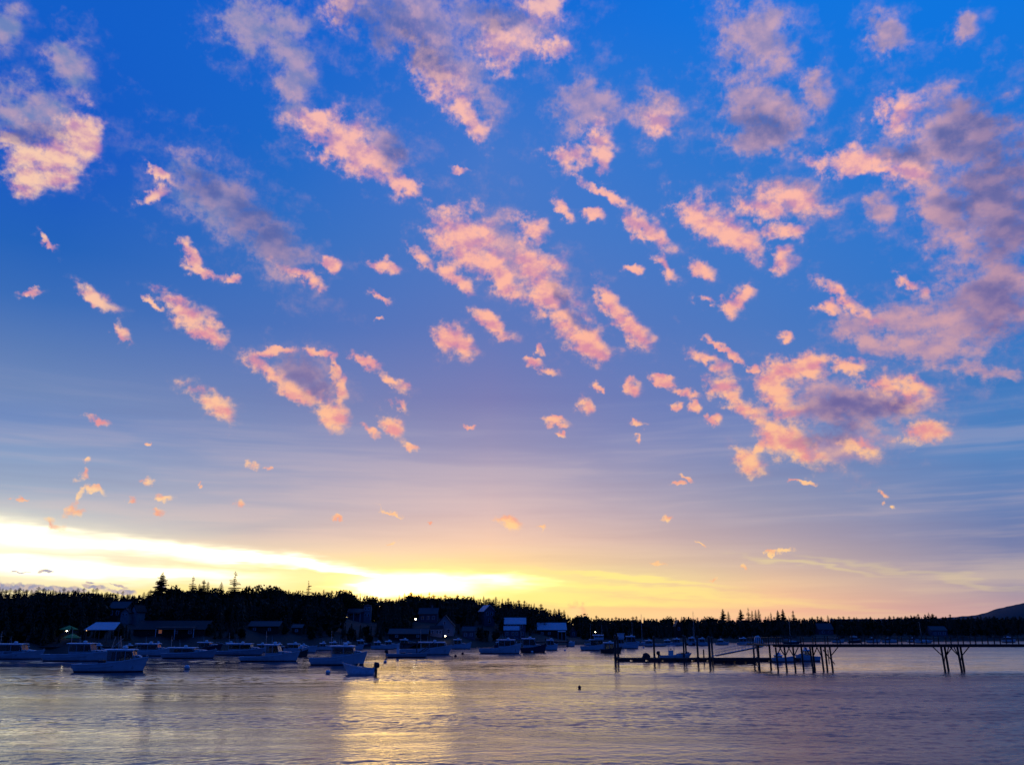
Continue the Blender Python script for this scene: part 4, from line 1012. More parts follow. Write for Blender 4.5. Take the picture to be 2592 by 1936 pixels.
def wheelhouse(e, x0, x1, w, z0, z1, sill, mt=WHITE, open_back=True, rake=0.35, roofm=ROOFP, over=(0.5, 0.15), cols=2, nm='wheelhouse'):
    m = MB(); y = w / 2; hs = z0 + (z1 - z0) * sill; T = 0.07
    xs = [x0 + (x1 - x0) * i / cols for i in range(cols + 1)]
    for sg in (-1, 1):
        m.box(((x0 + x1) / 2, sg * y, (z0 + hs) / 2), (x1 - x0, T, hs - z0))
        m.box(((x0 + x1) / 2 - rake * .25, sg * y, z1 - 0.09), (x1 - x0 - rake * .5, T, 0.18))
        for i, x in enumerate(xs):
            xt = x - (rake if i == cols else 0)
            m.tube((x, sg * y, hs - .02), (xt, sg * y, z1 - 0.05), 0.06, n=6)
    m.box((x1, 0, (z0 + hs) / 2), (T, w - T, hs - z0))
    m.tube((x1, 0, hs), (x1 - rake, 0, z1 - .05), 0.05, n=6)
    if not open_back: m.box((x0, 0, (z0 + z1) / 2), (T, w - T, z1 - z0))
    wh = m.build(nm, mt, e)
    for sg in (-1, 1):
        for i in range(cols):
            a, b = xs[i] + .06, xs[i + 1] - .06; bt = b - (rake if i == cols - 1 else 0)
            pane(wh, [(a, sg * y, hs), (b, sg * y, hs), (bt, sg * y, z1 - .18), (a, sg * y, z1 - .18)])
    for q in (-1, 1):
        pane(wh, [(x1, q * .06, hs), (x1, q * (y - .06), hs), (x1 - rake, q * (y - .06), z1 - .1), (x1 - rake, q * .06, z1 - .1)], nm='windshield')
    rl, rr_ = x0 - over[0], x1 - rake + over[1] + .15
    r = MB(); rows = []
    for i in range(7):
        v = -1 + i / 3; rows.append([(rl, v * (y + .16), z1 + .09 * (1 - v * v)), (rr_, v * (y + .16), z1 + .09 * (1 - v * v) - .03), (rr_ - .03, v * (y + .13), z1 + .09 * (1 - v * v) + .09), (rl, v * (y + .16), z1 + .09 * (1 - v * v) + .10)])
    ro = r.loft(rows, close=True, cap=True).build('roof', roofm, e)
    return wh, ro
def radar(ro, x, z): MB().lathe([(0.05, -.12), (0.06, 0.0), (0.34, 0.03), (0.39, 0.14), (0.33, 0.30), (0.1, 0.38)], c=(x, 0, z + .12)).build('radar', WHITE, ro)
def whip(ro, x, y, z, h, tilt=0.0, nm='antenna', r=.018): MB().tube((x, y, z), (x - tilt * h, y, z + h), r, r * .5, n=5).build(nm, WHITE if nm == 'antenna' else ALU, ro)
def outboard(e, x, y, z, s_=1.0):
    m = MB().loft([[(x + s_*(cx + rx*math.cos(a)), y + s_*ry*math.sin(a), z + s_*zz) for a in [2*math.pi*i/12 for i in range(12)]] for zz, rx, ry, cx in ((.12,.14,.1,.0),(.2,.27,.19,-.02),(.4,.31,.21,-.03),(.6,.28,.2,-.01),(.72,.15,.12,.03))], close=True, cap=True)
    o = m.build('outboard_motor', BLACKP, e, smooth=True)
    MB().box((x, y, z - .2*s_), (.2*s_, .13*s_, .7*s_)).box((x - .1*s_, y, z - .42*s_), (.4*s_, .16*s_, .04)).build('motor_leg', BLACKP, o)
    MB().box((x + .22*s_, y, z + .02*s_), (.22*s_, .22*s_, .4*s_)).build('bracket', DARK, o)
def place(name, label, x0, x1, wl, B, cat='boat', group=None, yaw=0.0, flip=False):
    """an empty on the water whose boat spans the photo columns x0..x1 with its near side at row wl; returns it and the length"""
    p = on_water((x0 + x1) / 2, wl); k = px_per_m(p.y, 0.5)
    L = (x1 - x0) / k / math.cos(yaw)
    e = empty(name, (p.x, p.y + B(L) / 2, 0), yaw + (math.pi if flip else 0))
    tag(e, label, cat, group); return e, L, k
def lobster(label, x0, x1, wl, ysheer, ybow, cab, yroof, hm=HULL_W, group='lobster boats on their moorings', yaw=0.0, flip=False, B=None, trunk=True, detail=2, wmat=CABIN, sill=.45, extras=(), cols=2, open_back=True, mast=None, name='lobster_boat'):
    e, L, k = place(name, label, x0, x1, wl, B or (lambda L: min(3.9, L * .34)), group=group, yaw=yaw, flip=flip)
    Bm = B(L) if B else min(3.9, L * .34)
    fs, fb = (wl - ysheer) / k, (wl - ybow) / k; fs = max(.35, fs); fb = max(fs + .2, fb)
    hull_parts(e, L, Bm, fs, fb, hm, n=15 if detail > 1 else 9)
    sgn = -1 if flip else 1
    mid = (x0 + x1) / 2
    c0, c1 = sorted(((cab[0] - mid) / k * sgn, (cab[1] - mid) / k * sgn))
    zr = (wl - yroof) / k; zd = fs * .5
    tt = (c1 + L / 2) / L
    ww = min(Bm * .66, 1.55 * half(min(.98, tt), Bm))
    wh, ro = wheelhouse(e, c0, c1, ww, zd, zr, sill, wmat, rake=.16 * (zr - zd), over=(.12 * (c1 - c0), .12), cols=cols, open_back=open_back)
    if trunk:
        zt = sheer(min(1, tt + .1), fs, fb) + .42; rows = []
        x2 = min(c1 + .22 * L, L / 2 - .10 * L)
        for i in range(5):
            u = i / 4; x = c1 - .03 + (x2 - c1) * u; b = min(ww / 2 - .03, half((x + L / 2) / L, Bm) - .22); b = max(.12, b)
            zb = sheer((x + L / 2) / L, fs, fb) - .2; z = zt - .12 * u - .16 * max(0, u - .72) / .28
            rows.append([(x, -b, zb), (x, -b * .94, z - .06), (x, -b * .5, z), (x, b * .5, z), (x, b * .94, z - .06), (x, b, zb)])
        tr = MB().loft(rows, cap=True).build('trunk_cabin', wmat, e)
        if detail > 1:
            for u in (.3, .6):
                x = c1 + (x2 - c1) * u; b = min(ww / 2, half((x + L / 2) / L, Bm) - .2)
                for sg in (-1, 1): MB().box((x, sg * (b * .96), zt - .26), (.30, .03, .15)).build('porthole', GLASSD, tr)
    zt_ = zr + .16
    if detail > 1:
        radar(ro, c0 + (c1 - c0) * .55, zt_ - .06)
        whip(ro, c0 + .25 * (c1 - c0), ww * .35, zt_ - .08, 1.6, .1); whip(ro, c0 + .4 * (c1 - c0), -ww * .38, zt_ - .08, 1.2, .05)
        MB().box((-L * .22, 0, fs * .42 + .28), (.09 * L, .8, .55)).build('engine_box', wmat, e)
        MB().path([(c1 - .3, -ww / 2 - .03, fs + .5), (c1 - .3, -ww / 2 - .4, fs + .85), (c1 - .3, -ww / 2 - .5, fs + .7)], .03).build('hauler_arm', ALU, e)
        MB().tube((c0 + .5, ww * .3, zt_ - .1), (c0 + .5, ww * .3, zt_ + .7), .05, n=8).build('exhaust_pipe', DARK, e)
        MB().path([(L / 2 - .3, 0, fb + .02), (L / 2 - .3, 0, fb + .3)], .035).box((L / 2 - .3, 0, fb + .2), (.06, .34, .06)).build('bow_post', ALU, e)
    elif detail == 1: whip(ro, c0 + .4 * (c1 - c0), 0, zt_ - .08, 1.0); radar(ro, c0 + (c1 - c0) * .6, zt_ - .08)
    if not mast and detail > 1 and random.random() < .6:
        hm_ = random.uniform(1.6, 3.2); xm = c0 - random.uniform(.1, .5)
        mo = MB().tube((xm, 0, fs * .5), (xm - .1, 0, zr + hm_), .05, .03, n=7).tube((xm, -.5, zr + hm_ * .6), (xm, .5, zr + hm_ * .6), .02, n=5).build('mast', ALU, e)
        if random.random() < .5: MB().tube((xm, 0, zr - .3), (xm - L * .28, 0, zr + .5), .035, n=6).build('boom', ALU, mo)
    if mast:
        x, yt = mast; whip(ro, (x - mid) / k * sgn, 0, zr, (wl - yt) / k - zr, nm='mast', r=.05)
    return e, L, Bm, fs, fb, k, mid, sgn
def boxes_on(e, items, m=WOOD, nm='gear_box'):
    for x, y, z, a, b, c in items: MB().box((x, y, z + c / 2), (a, b, c)).box((x, y, z + c + .02), (a * 1.04, b * 1.04, .05)).build(nm, m, e)

# nearest boats, left to right
e, L, B_, fs, fb, k, mid, sg = lobster('nearest large pale lobster boat at the left, open wheelhouse with water showing through', 176, 360, 1701, 1682, 1664, (258, 328), 1648, cols=3, sill=.4)
boxes_on(e, [((222 - mid) / k, -.5, .35, 1.1, 1.2, .5), ((246 - mid) / k, -.7, .35, .75, .8, 1.25)], DARK)
MB().path([(-.9, .6, 2.2), (-.2, .6, 4.9)], .035).path([(.9, .6, 2.2), (.5, .6, 5.0)], .035).path([(-1.6, .6, 2.3), (.9, .6, 4.6)], .03).build('rigging_pole', ALU, e)
lobster('long pale lobster boat partly behind the nearest large one', 99, 300, 1673, 1657, 1646, (166, 224), 1631, cols=3)
e, L, B_, fs, fb, k, mid, sg = lobster('pale lobster boat cut by the left edge of the picture', -44, 99, 1668, 1656, 1645, (-12, 48), 1632)
boxes_on(e, [((13 - mid) / k, -.9, .3, 1.6, 1.0, 1.0)], DARK)
lobster('pale boat with a small rear cabin right of the nearest large one', 330, 436, 1660, 1649, 1638, (342, 396), 1631)
lobster('low pale lobster boat with two dark cabin windows, middle left', 405, 540, 1666, 1654, 1644, (424, 488), 1641, HULL_G)
lobster('white boat with a navy rising bow behind the two-window boat', 440, 556, 1652, 1644, 1630, (497, 528), 1627, HULL_N)
lobster('pale lobster boat in the second row behind the rigged one, wide wheelhouse', 540, 664, 1658, 1648, 1640, (574, 632), 1631, HULL_G)
e, L, B_, fs, fb, k, mid, sg = lobster('pale lobster boat with a low stern left of the stern-dinghy boat', 602, 753, 1674, 1663, 1648, (668, 702), 1634)
boxes_on(e, [((650 - mid) / k, -.4, .3, 1.0, 1.0, .7)], WOOD)
lobster('small white boat with a square cabin behind the bow of the low-stern boat', 716, 800, 1652, 1642, 1634, (727, 754), 1631, detail=1)
lobster('small dark-hulled boat tucked right of the low-stern boat', 748, 778, 1661, 1650, 1643, (754, 764), 1641, HULL_D, detail=1, trunk=False)
e, L, B_, fs, fb, k, mid, sg = lobster('large pale lobster boat with the skiff lying in front of its bow', 780, 925, 1683, 1666, 1650, (836, 894), 1638, cols=2, sill=.5)
MB().tube((-L / 2 - 1.0, -.4, fs - .05), (-L / 2 + .3, -.4, fs), .09, .09, n=8).build('stern_roller', DARK, e)
SKIFFW = hull_mat('bright_gelcoat', (0.82, 0.84, 0.84), (0.5, 0.5, 0.5), 0.02)
# the skiff, bow to the left
e, L, k = place('motor_skiff', 'pale open motor skiff with a big black outboard in the middle of the water', 862, 947, 1707, lambda L: 1.9, group='open skiffs', flip=True)
hull_parts(e, L, 1.95, .8, 1.5, SKIFFW, rake=.22)
MB().loft([[(.2, -.62, .95), (.2, .62, .95)], [(.05, -.58, 1.42), (.05, .58, 1.42)], [(.02, -.58, 1.42), (.02, .58, 1.42)], [(.17, -.62, .95), (.17, .62, .95)]], close=False).build('windscreen', GLASS, e)
MB().box((-.05, 0, .72), (.55, .8, .6)).build('console', WHITE, e)
MB().box((-.8, 0, .5), (.4, 1.4, .3)).box((.9, 0, .55), (.4, 1.2, .25)).build('thwart', WHITE, e)
MB().path([(L / 2 - .35, -.2, 1.0), (L / 2 - .8, -.5, 1.35), (L / 2 - 1.6, -.7, 1.3), (L / 2 - 1.9, -.8, .9)], .02).path([(L / 2 - .35, .2, 1.0), (L / 2 - .8, .5, 1.35), (L / 2 - 1.6, .7, 1.3), (L / 2 - 1.9, .8, .9)], .02).build('bow_rail', ALU, e)
outboard(e, -L / 2 - .12, 0, .66, 1.3); outboard(e, -L / 2 - .1, .62, .45, .72)
MB().path([(-L / 2 + .7, -.6, .7), (-L / 2 + .7, -.6, 1.5)], .015).path([(-L / 2 + 1.1, .6, .7), (-L / 2 + 1.1, .6, 1.6)], .015).build('rod', ALU, e)
# crane workboat
e, L, k = place('workboat', 'low flat workboat with a post and slanting crane boom, centre of the moored row', 977, 1082, 1664, lambda L: 3.0, cat='workboat')
hull_parts(e, L, 3.0, .75, 1.0, HULL_G)
mid = 1029
for px, h_, w_ in ((1004, 2.2, .5), (1052, 2.9, .22)): MB().box(((px - mid) / k, 0, .5 + h_ / 2), (w_, w_, h_)).box(((px - mid) / k, 0, .5 + h_), (w_ * 1.3, w_ * 1.3, .12)).build('post', WHITE if px == 1004 else DARK, e)
MB().tube(((1058 - mid) / k, 0, 1.0), ((1096 - mid) / k, 0, 3.2), .12, .08, n=8).tube(((1066 - mid) / k, .3, 1.0), ((1098 - mid) / k, .3, 2.9), .08, n=8).build('crane_boom', DARK, e)
boxes_on(e, [((1017 - mid) / k, .3, .5, 1.0, 1.0, .5), ((1035 - mid) / k, -.3, .5, .8, 1.0, .35)], DARK)
outboard(e, -L / 2 - .15, 0, .75, 1.3)
e, L, B_, fs, fb, k, mid, sg = lobster('big pale lobster boat with a long wheelhouse behind the crane boom', 1008, 1143, 1657, 1644, 1633, (1064, 1126), 1627, cols=3)
lobster('small pale lobster boat lying clear to the right of the crane workboat', 1141, 1193, 1642, 1634, 1625, (1149, 1168), 1620)
lobster('large pale lobster boat right of centre, nose against the navy one', 1212, 1321, 1654, 1642, 1628, (1262, 1306), 1621, cols=3)
lobster('navy-hulled lobster boat with a white wheelhouse right of centre', 1317, 1384, 1651, 1640, 1629, (1324, 1357), 1618, HULL_N)
lobster('pale boat half hidden by the bow of the navy lobster boat', 1376, 1413, 1645, 1637, 1629, (1385, 1403), 1621, detail=1)
e, L, B_, fs, fb, k, mid, sg = lobster('tall pale boat with a flybridge and mast left of the dock end', 1470, 1538, 1646, 1636, 1628, (1496, 1530), 1620, mast=(1526, 1583), sill=.35)
wheelhouse(e, (1506 - mid) / k, (1529 - mid) / k, 1.6, (1646 - 1620) / k + .15, (1646 - 1609) / k, .5, nm='flybridge', rake=.2)
e, L, B_, fs, fb, k, mid, sg = lobster('dark-hulled boat with a clear canopy at the left end of the dock', 1520, 1576, 1652, 1643, 1637, (1531, 1556), 1628, HULL_D, sill=.25, trunk=False, detail=1)
e, L, B_, fs, fb, k, mid, sg = lobster('boat with a tall blue-white tower behind the dock end', 1558, 1592, 1640, 1632, 1627, (1565, 1581), 1618, detail=1)
MB().box(((1573 - mid) / k, 0, (1640 - 1610) / k), (2.0, 1.4, 1.6)).box(((1573 - mid) / k, 0, (1640 - 1604) / k), (2.3, 1.7, .12)).build('tower', WHITE, e)
lobster('pale cruiser with a rounded cabin right of the tower boat', 1577, 1619, 1641, 1633, 1626, (1588, 1611), 1612, detail=2, sill=.5)
# the crowded far row
far = [
 (750, 792, 1647, 1634, (757, 772), 'far pale boat right of the square-cabin one'), (798, 846, 1646, 1629, (808, 822), 'far pale boat seen above the stern of the skiff boat, left of two'),
 (826, 872, 1645, 1627, (834, 851), 'far pale boat seen above the wheelhouse of the skiff boat'), (858, 920, 1645, 1628, (868, 884), 'far pale boat whose bow shows left of the open water gap'),
 (896, 938, 1641, 1622, (903, 920), 'small far boat under the tower house'), (938, 998, 1643, 1626, (946, 962), 'far pale boat left of the crane workboat'),
 (964, 1010, 1641, 1624, (974, 990), 'far pale boat just above the crane workboat stern'), (1000, 1052, 1640, 1620, (1012, 1032), 'far boat with an upright cabin above the crane workboat'),
 (640, 690, 1650, 1632, (650, 668), 'far pale boat under the dull grey shed roof'), (690, 730, 1648, 1632, (697, 710), 'far pale boat between the wide-wheelhouse boat and the square-cabin one'),
 (300, 352, 1650, 1634, (312, 330), 'far pale boat under the right post of the pavilion'), (372, 420, 1648, 1629, (384, 402), 'far pale boat in front of the long dark wharf building'),
 (455, 500, 1646, 1627, (466, 484), 'far pale boat between the wharf building and the navy-bowed boat'), (560, 604, 1646, 1628, (570, 588), 'far pale boat behind the wide-wheelhouse boat'),
 (30, 84, 1657, 1637, (44, 62), 'pale boat in the second row at the left edge'), (224, 268, 1656, 1634, (234, 252), 'pale boat in the second row below the pavilion'),
 (1632, 1688, 1636, 1622, (1636, 1652), 'far boat with bright see-through windows left of the dock skiff'), (1672, 1712, 1634, 1621, (1684, 1698), 'far boat with see-through windows above the dock skiff'),
 (1694, 1736, 1634, 1618, (1706, 1722), 'far pale boat above the bow of the dock skiff'), (1738, 1772, 1633, 1615, (1746, 1760), 'far tall-cabined boat left of the middle dock pilings'),
 (1766, 1800, 1634, 1617, (1772, 1786), 'far boat behind the middle dock pilings'), (1812, 1848, 1632, 1620, (1820, 1832), 'far boat seen above the low end of the gangway'),
 (1868, 1908, 1632, 1616, (1876, 1892), 'far boat seen above the middle of the gangway'), (2108, 2140, 1626, 1616, (2114, 2126), 'distant boat over the pier deck, leftmost of the row'),
 (2148, 2186, 1626, 1612, (2158, 2172), 'distant boat over the pier deck, right of the slate-roofed house'), (2196, 2232, 1626, 1616, (2204, 2216), 'distant boat over the middle of the pier deck'),
 (2236, 2276, 1626, 1616, (2246, 2258), 'distant boat over the pier deck left of the leaning mast'), (2300, 2330, 1625, 1616, (2306, 2318), 'distant boat over the pier deck beside the leaning mast'),
 (2540, 2578, 1625, 1613, (2548, 2562), 'distant boat over the right end of the pier deck'), (1250, 1284, 1640, 1626, (1256, 1268), 'far pale boat above the stern of the large boat right of centre'),
 (1434, 1456, 1636, 1626, (1440, 1448), 'tiny far boat in the open water left of the flybridge boat'),
]
for i, (a, b, wl, yr, cab, lab) in enumerate(far):
    hm = (HULL_W, HULL_W, HULL_G, HULL_W, HULL_N)[i % 5]
    lobster(lab if hm is not HULL_N else lab.replace('pale', 'dark-hulled'), a, b, wl, wl - 8 if a < 1500 else wl - 5, wl - 13 if a < 1500 else wl - 8, cab, yr, hm, group='boats in the crowded far row', detail=1, yaw=random.uniform(-.25, .25), name='moored_boat')
# sailing boats
def sailboat(px, x0, x1, wl, ytop, label, lean=0.0, boom=True):
    e, L, k = place('sailboat', label, x0, x1, wl, lambda L: L * .3, cat='sailboat', group='moored sailing boats', flip=bool(int(px) % 2))
    sg = -1 if int(px) % 2 else 1
    hull_parts(e, L, L * .3, .8, 1.15, HULL_W if int(px) % 3 else HULL_N, rake=.14, n=10)
    MB().loft([[(x, -w, .8), (x, -w * .9, z), (x, w * .9, z), (x, w, .8)] for x, w, z in ((-L * .12, L * .09, 1.45), (L * .1, L * .09, 1.4), (L * .26, L * .05, 1.2))], cap=True).build('cabin', WHITE, e)
    H = (wl - ytop) / k; mx = (px - (x0 + x1) / 2) / k * sg
    mm = MB().tube((mx, 0, .8), (mx - lean * H, 0, H), .075, .05, n=8).build('mast', ALU, e)
    st = MB()
    for q in ((L / 2 - .2, 0, 1.1), (-L / 2 + .2, 0, .9), (mx, L * .14, .9), (mx, -L * .14, .9)): st.tube((mx - lean * H, 0, H * .98), q, .012, n=4)
    st.tube((mx - .02, -.9, H * .55), (mx - .02, .9, H * .55), .02, n=5); st.build('rigging', DARK, mm)
    if boom: MB().tube((mx - .1, 0, 1.8), (mx - L * .38, 0, 1.75), .11, .08, n=8).build('furled_sail', BLUEC, mm)
sailboat(1627, 1612, 1664, 1634, 1556, 'sailboat whose mast reaches the treeline right of the rounded cruiser')
sailboat(1602, 1590, 1630, 1632, 1576, 'sailboat with a shorter mast behind the rounded cruiser')
sailboat(1760, 1742, 1790, 1633, 1549, 'sailboat with the tallest mast rising past the treeline above the dock')
sailboat(1757, 1738, 1778, 1629, 1588, 'sailboat with a low mast close beside the tallest mast')
sailboat(2004, 1984, 2030, 1630, 1561, 'sailboat whose mast stands above the pier piles')
sailboat(2338, 2320, 2366, 1627, 1574, 'sailboat with a slightly leaning mast behind the long pier', lean=.04)
sailboat(1496, 1480, 1520, 1634, 1585, 'sailboat with a thin dark mast behind the flybridge boat')
# mooring buoys
def buoy(px, py, r_px, label, m, stripe=None):
    p = on_water(px, py + r_px * .75); k = px_per_m(p.y, 0); r = r_px / k
    e = empty('mooring_buoy', (p.x, p.y, 0)); tag(e, label, 'buoy', 'mooring buoys')
    prof = [(r * math.cos(R(a)), r * .62 + r * math.sin(R(a)) * .96) for a in range(-85, 86, 17)]
    MB().lathe(prof, n=18).build('float', m, e, smooth=True)
    MB().lathe([(r * 1.01, r * .52), (r * 1.035, r * .56), (r * 1.035, r * .70), (r * 1.01, r * .74)], n=18).build('band', stripe or BLUEC, e)
    MB().path([(-.18 * r, 0, r * 1.55), (-.18 * r, 0, r * 1.78), (.18 * r, 0, r * 1.78), (.18 * r, 0, r * 1.55)], .06 * r + .008).build('ring', DARK, e)
buoy(473, 1688, 7, 'large pale blue buoy floating right of the nearest large lobster boat', WHITE)
buoy(830, 1700, 6, 'white buoy just left of the open motor skiff', WHITE)
buoy(975, 1674, 4, 'dusky buoy right of the big skiff-side lobster boat', WHITE)
buoy(1153, 1659, 3.4, 'dark red buoy, nearer of the pair off the small clear boat', REDB, DARK)
buoy(1171, 1653, 3.2, 'dark red buoy, farther of the pair off the small clear boat', REDB, DARK)
buoy(1347, 1649, 3.2, 'white buoy touching the side of the navy lobster boat', WHITE)
buoy(1430, 1645, 2.4, 'small buoy alone in the water right of the navy lobster boat', WHITE)
buoy(1467, 1738, 4.2, 'small red buoy alone on the open water in the foreground', REDB, DARK)
buoy(1629, 1638, 2.2, 'tiny pale buoy right of the rounded cruiser', WHITE)
buoy(1698, 1642, 1.8, 'tiny dark buoy beyond the dock skiff', DARK)
# ------------------------------------------------------------------ long pier, floating dock, gangway
PY = 136.0
def pt(px, py, Y=PY): return at(px, py, Y)
zb, zt = pt(2200, 1637).z, pt(2200, 1629.5).z
xl, xr = pt(1962, 1633).x, 122.0
e = tag(empty('pier', (0, PY, 0)), 'long high timber pier on braced legs running out of the picture at the right', 'pier')
PW = 2.6
d = MB(); n = int((xr - xl) / 0.24)
for i in range(n): d.box((xl + (i + .5) * (xr - xl) / n, 0, zt - .04 + random.uniform(-.008, .008)), ((xr - xl) / n - .015, PW, .08))
d.build('deck', WOOD, e)
for yy in (-1.1, 0, 1.1): MB().box(((xl + xr) / 2, yy, (zb + zt - .08) / 2), (xr - xl, .16, zt - .09 - zb)).build('stringer', PILE, e)
k = px_per_m(PY, 3)
def leg(px_top, px_bot, yy, r=.135):
    a = pt(px_top, 1637, PY + yy); b = on_water(px_bot, 1692); 
    MB().tube((a.x, yy, zb), (a.x + (b.x - a.x) * .12 + random.uniform(-.05, .05), yy + random.uniform(-.1, .1), -2.6), r, r * 1.12, n=10).build('leg', PILE, e)
    return a.x
def brace(x, yy, w, drop=1.15, sides=(-1, 1)):
    for s_ in sides: MB().tube((x + s_ * .1, yy - .12, zb - drop), (x + s_ * w, yy - .12, zb + .02), .075, n=6).build('brace', PILE, e)
for i, px in enumerate((1963, 1985, 2007, 2028, 2050, 2056, 2077, 2088, 2100)):
    yy = (-1.0, 1.0)[i in (3, 5, 7)]
    x = leg(px, px, yy)
    if i in (1, 2): brace(x, yy, .75)
    if i == 0: brace(x, yy, .75, sides=(1,))
    if i == 4: brace(x, yy, .8, sides=(-1,))
    if i == 5: brace(x, yy, .7, sides=(1,))
    if i == 6: brace(x, yy, .6, sides=(-1,))
    if i == 8: brace(x, yy, 1.2, sides=(1,))
xa, xb_ = pt(2088, 1637).x, pt(2100, 1637).x
MB().tube((xa, .9, zb - .4), (xb_ + .2, -.9, zb - 2.4), .07, n=6).tube((xb_, .9, zb - .4), (xa + .1, -.9, zb - 2.4), .07, n=6).build('brace', PILE, e)
for px in (2382, 2391, 2423, 2431):
    x = leg(px, px, -1.0 if px in (2382, 2423) else 1.0, .15)
    brace(x, -1.0 if px in (2382, 2423) else 1.0, 1.25 if px in (2382, 2431) else .55, sides=((-1,) if px in (2382, 2423) else (1,)))
    if px in (2391,): brace(x, 1.0, 1.1, sides=(1,))
    if px in (2423,): brace(x, -1.0, 1.1, sides=(-1,))
for px in (2386, 2427):
    x = pt(px, 1640).x
    MB().tube((x - .2, -1.0, zb - 1.0), (x + .35, 1.0, zb - 2.6), .06, n=6).build('brace', PILE, e)
for px in (2790, 2800, 2834, 2843, 3120, 3130):
    leg(px, px, -1.0 if px % 20 < 10 else 1.0, .15)
# railing: posts front and back, two rails
xp = xl + .2; i = 0
while xp < xr:
    for yy in (-1.22, 1.22):
        MB().box((xp + (.0 if yy < 0 else .42), yy, zt + .55), (.13, .11, 1.18)).build('rail_post', PILE, e)
    xp += 1.83; i += 1
for yy in (-1.22, 1.22):
    MB().box(((xl + xr) / 2, yy, zt + 1.17), (xr - xl, .16, .05)).build('handrail', WOOD, e)
    MB().box(((xl + xr) / 2, yy + .075 * (1 if yy < 0 else -1), zt + .78), (xr - xl, .04, .12)).build('mid_rail', WOOD, e)
# pale tank-like tarp over gear at the landward end of the approach
# ---- floating dock
DY = 172.0
wl = 1673.5
a, b = on_water(1560, wl), on_water(2050, 1676)
DY = a.y
e = tag(empty('floating_dock', ((a.x + b.x) / 2, DY + 1.3, 0)), 'long low floating dock lying between tall pilings', 'dock')
w = b.x - a.x; kd = px_per_m(DY, .5)
d = MB(); n = int(w / .22)
for i in range(n): d.box((-w / 2 + (i + .5) * w / n, 0, .62), (w / n - .015, 2.6, .06))
d.build('deck', WOOD, e)
MB().box((0, -1.2, .42), (w, .16, .34)).box((0, 1.2, .42), (w, .16, .34)).box((-w / 2 + .08, 0, .42), (.16, 2.2, .34)).box((w / 2 - .08, 0, .42), (.16, 2.2, .34)).build('stringer', PILE, e)
for i in range(12): MB().box((-w / 2 + (i + .5) * w / 12, 0, .06), (w / 12 * .82, 2.1, .42)).build('float', BLACKP, e)
for i in range(14): MB().box((-w / 2 + 1 + i * (w - 2) / 13, -1.34, .45), (.12, .12, .5)).build('fender', RUBBER, e)
# second float, right part: darker and a little higher
a2, b2 = on_water(1805, 1677), on_water(1916, 1677)
e = tag(empty('landing_float', ((a2.x + b2.x) / 2, a2.y + 1.0, 0)), 'stubby dark float moored at the foot of the gangway', 'float')
w2 = b2.x - a2.x
d = MB(); n = int(w2 / .22)
for i in range(n): d.box((-w2 / 2 + (i + .5) * w2 / n, 0, .86), (w2 / n - .015, 2.0, .06))
d.build('deck', WOOD, e)
MB().box((0, -.92, .6), (w2, .16, .44)).box((0, .92, .6), (w2, .16, .44)).build('stringer', PILE, e)
for i in range(4): MB().box((-w2 / 2 + (i + .5) * w2 / 4, 0, .16), (w2 / 4 * .85, 1.6, .6)).build('float', BLACKP, e)
# pilings
def piling(px, ytop, dy, label, r=.2, lean=0.0):
    Y = DY + dy; p = at(px, 1650, Y); top = at(px, ytop, Y)
    e = tag(empty('piling', (p.x, Y, 0)), label, 'piling', 'tall pilings holding the dock')
    MB().tube((lean, 0, -2.5), (0, 0, top.z), r * 1.1, r * .92, n=12).build('post', PILE, e)
    MB().lathe([(r * .98, top.z - .02), (r * 1.0, top.z + .05), (r * .4, top.z + .2), (.02, top.z + .24)], n=12).build('cap', DARK, e)
    MB().lathe([(r * 1.25, .66), (r * 1.32, .7), (r * 1.32, .78), (r * 1.25, .82)], n=12).build('collar', DARK, e)
piling(1557.5, 1609, -.3, 'thick dock piling at the far left end, nearer of two', .24)
piling(1564.5, 1612, 3.0, 'dock piling at the far left end, farther of two', .2)
piling(1656, 1612, 3.1, 'dock piling standing at the stern of the dock skiff', .2)
piling(1731, 1609, 2.9, 'dock piling at the bow of the dock skiff, left of two', .17)
piling(1735.5, 1611, 3.6, 'dock piling at the bow of the dock skiff, right of two', .17, .25)
piling(1766, 1611, -.4, 'single dock piling between the skiff and the gangway', .2)
piling(1796, 1612, -.4, 'dock piling at the foot of the gangway, left of two', .24)
piling(1803, 1614, 3.0, 'dock piling at the foot of the gangway, right of two', .2)
piling(1908, 1612, 2.9, 'dock piling under the upper gangway, upright one', .18)
piling(1916, 1634, 2.6, 'leaning dock piling under the upper gangway', .16, .4)
piling(1781, 1645, 3.4, 'short stub piling behind the dock left of the gangway', .14)
# gangway
g0, g1 = at(1808, 1659.5, DY + 1.2), at(1926, 1636, DY - 8)
e = tag(empty('gangway', tuple(g0)), 'sloping railed gangway from the floating dock up to the pier', 'gangway')
V = g1 - g0; ux = V.normalized(); sx = Vector((-ux.y, ux.x, 0)).normalized()
def gp(u, s_, z): return tuple(V * u + sx * s_ + Vector((0, 0, z)))
m = MB()
for s_ in (-.6, .6): m.tube(gp(0, s_, 0), gp(1, s_, 0), .09, n=6)
for i in range(41): m.tube(gp(i / 40, -.6, .05), gp(i / 40, .6, .05), .05, n=4)
m.build('ramp', ALU, e)
for s_ in (-.6, .6):
    m = MB()
    for z in (.55, 1.05): m.tube(gp(0, s_, z), gp(1, s_, z), .03, n=6)
    for i in range(15): m.tube(gp(i / 14, s_, 0), gp(i / 14, s_, 1.05), .025, n=5)
    for i in range(14): m.tube(gp(i / 14, s_, 0), gp((i + 1) / 14, s_, 1.05), .016, n=4)
    m.build('railing', ALU, e)
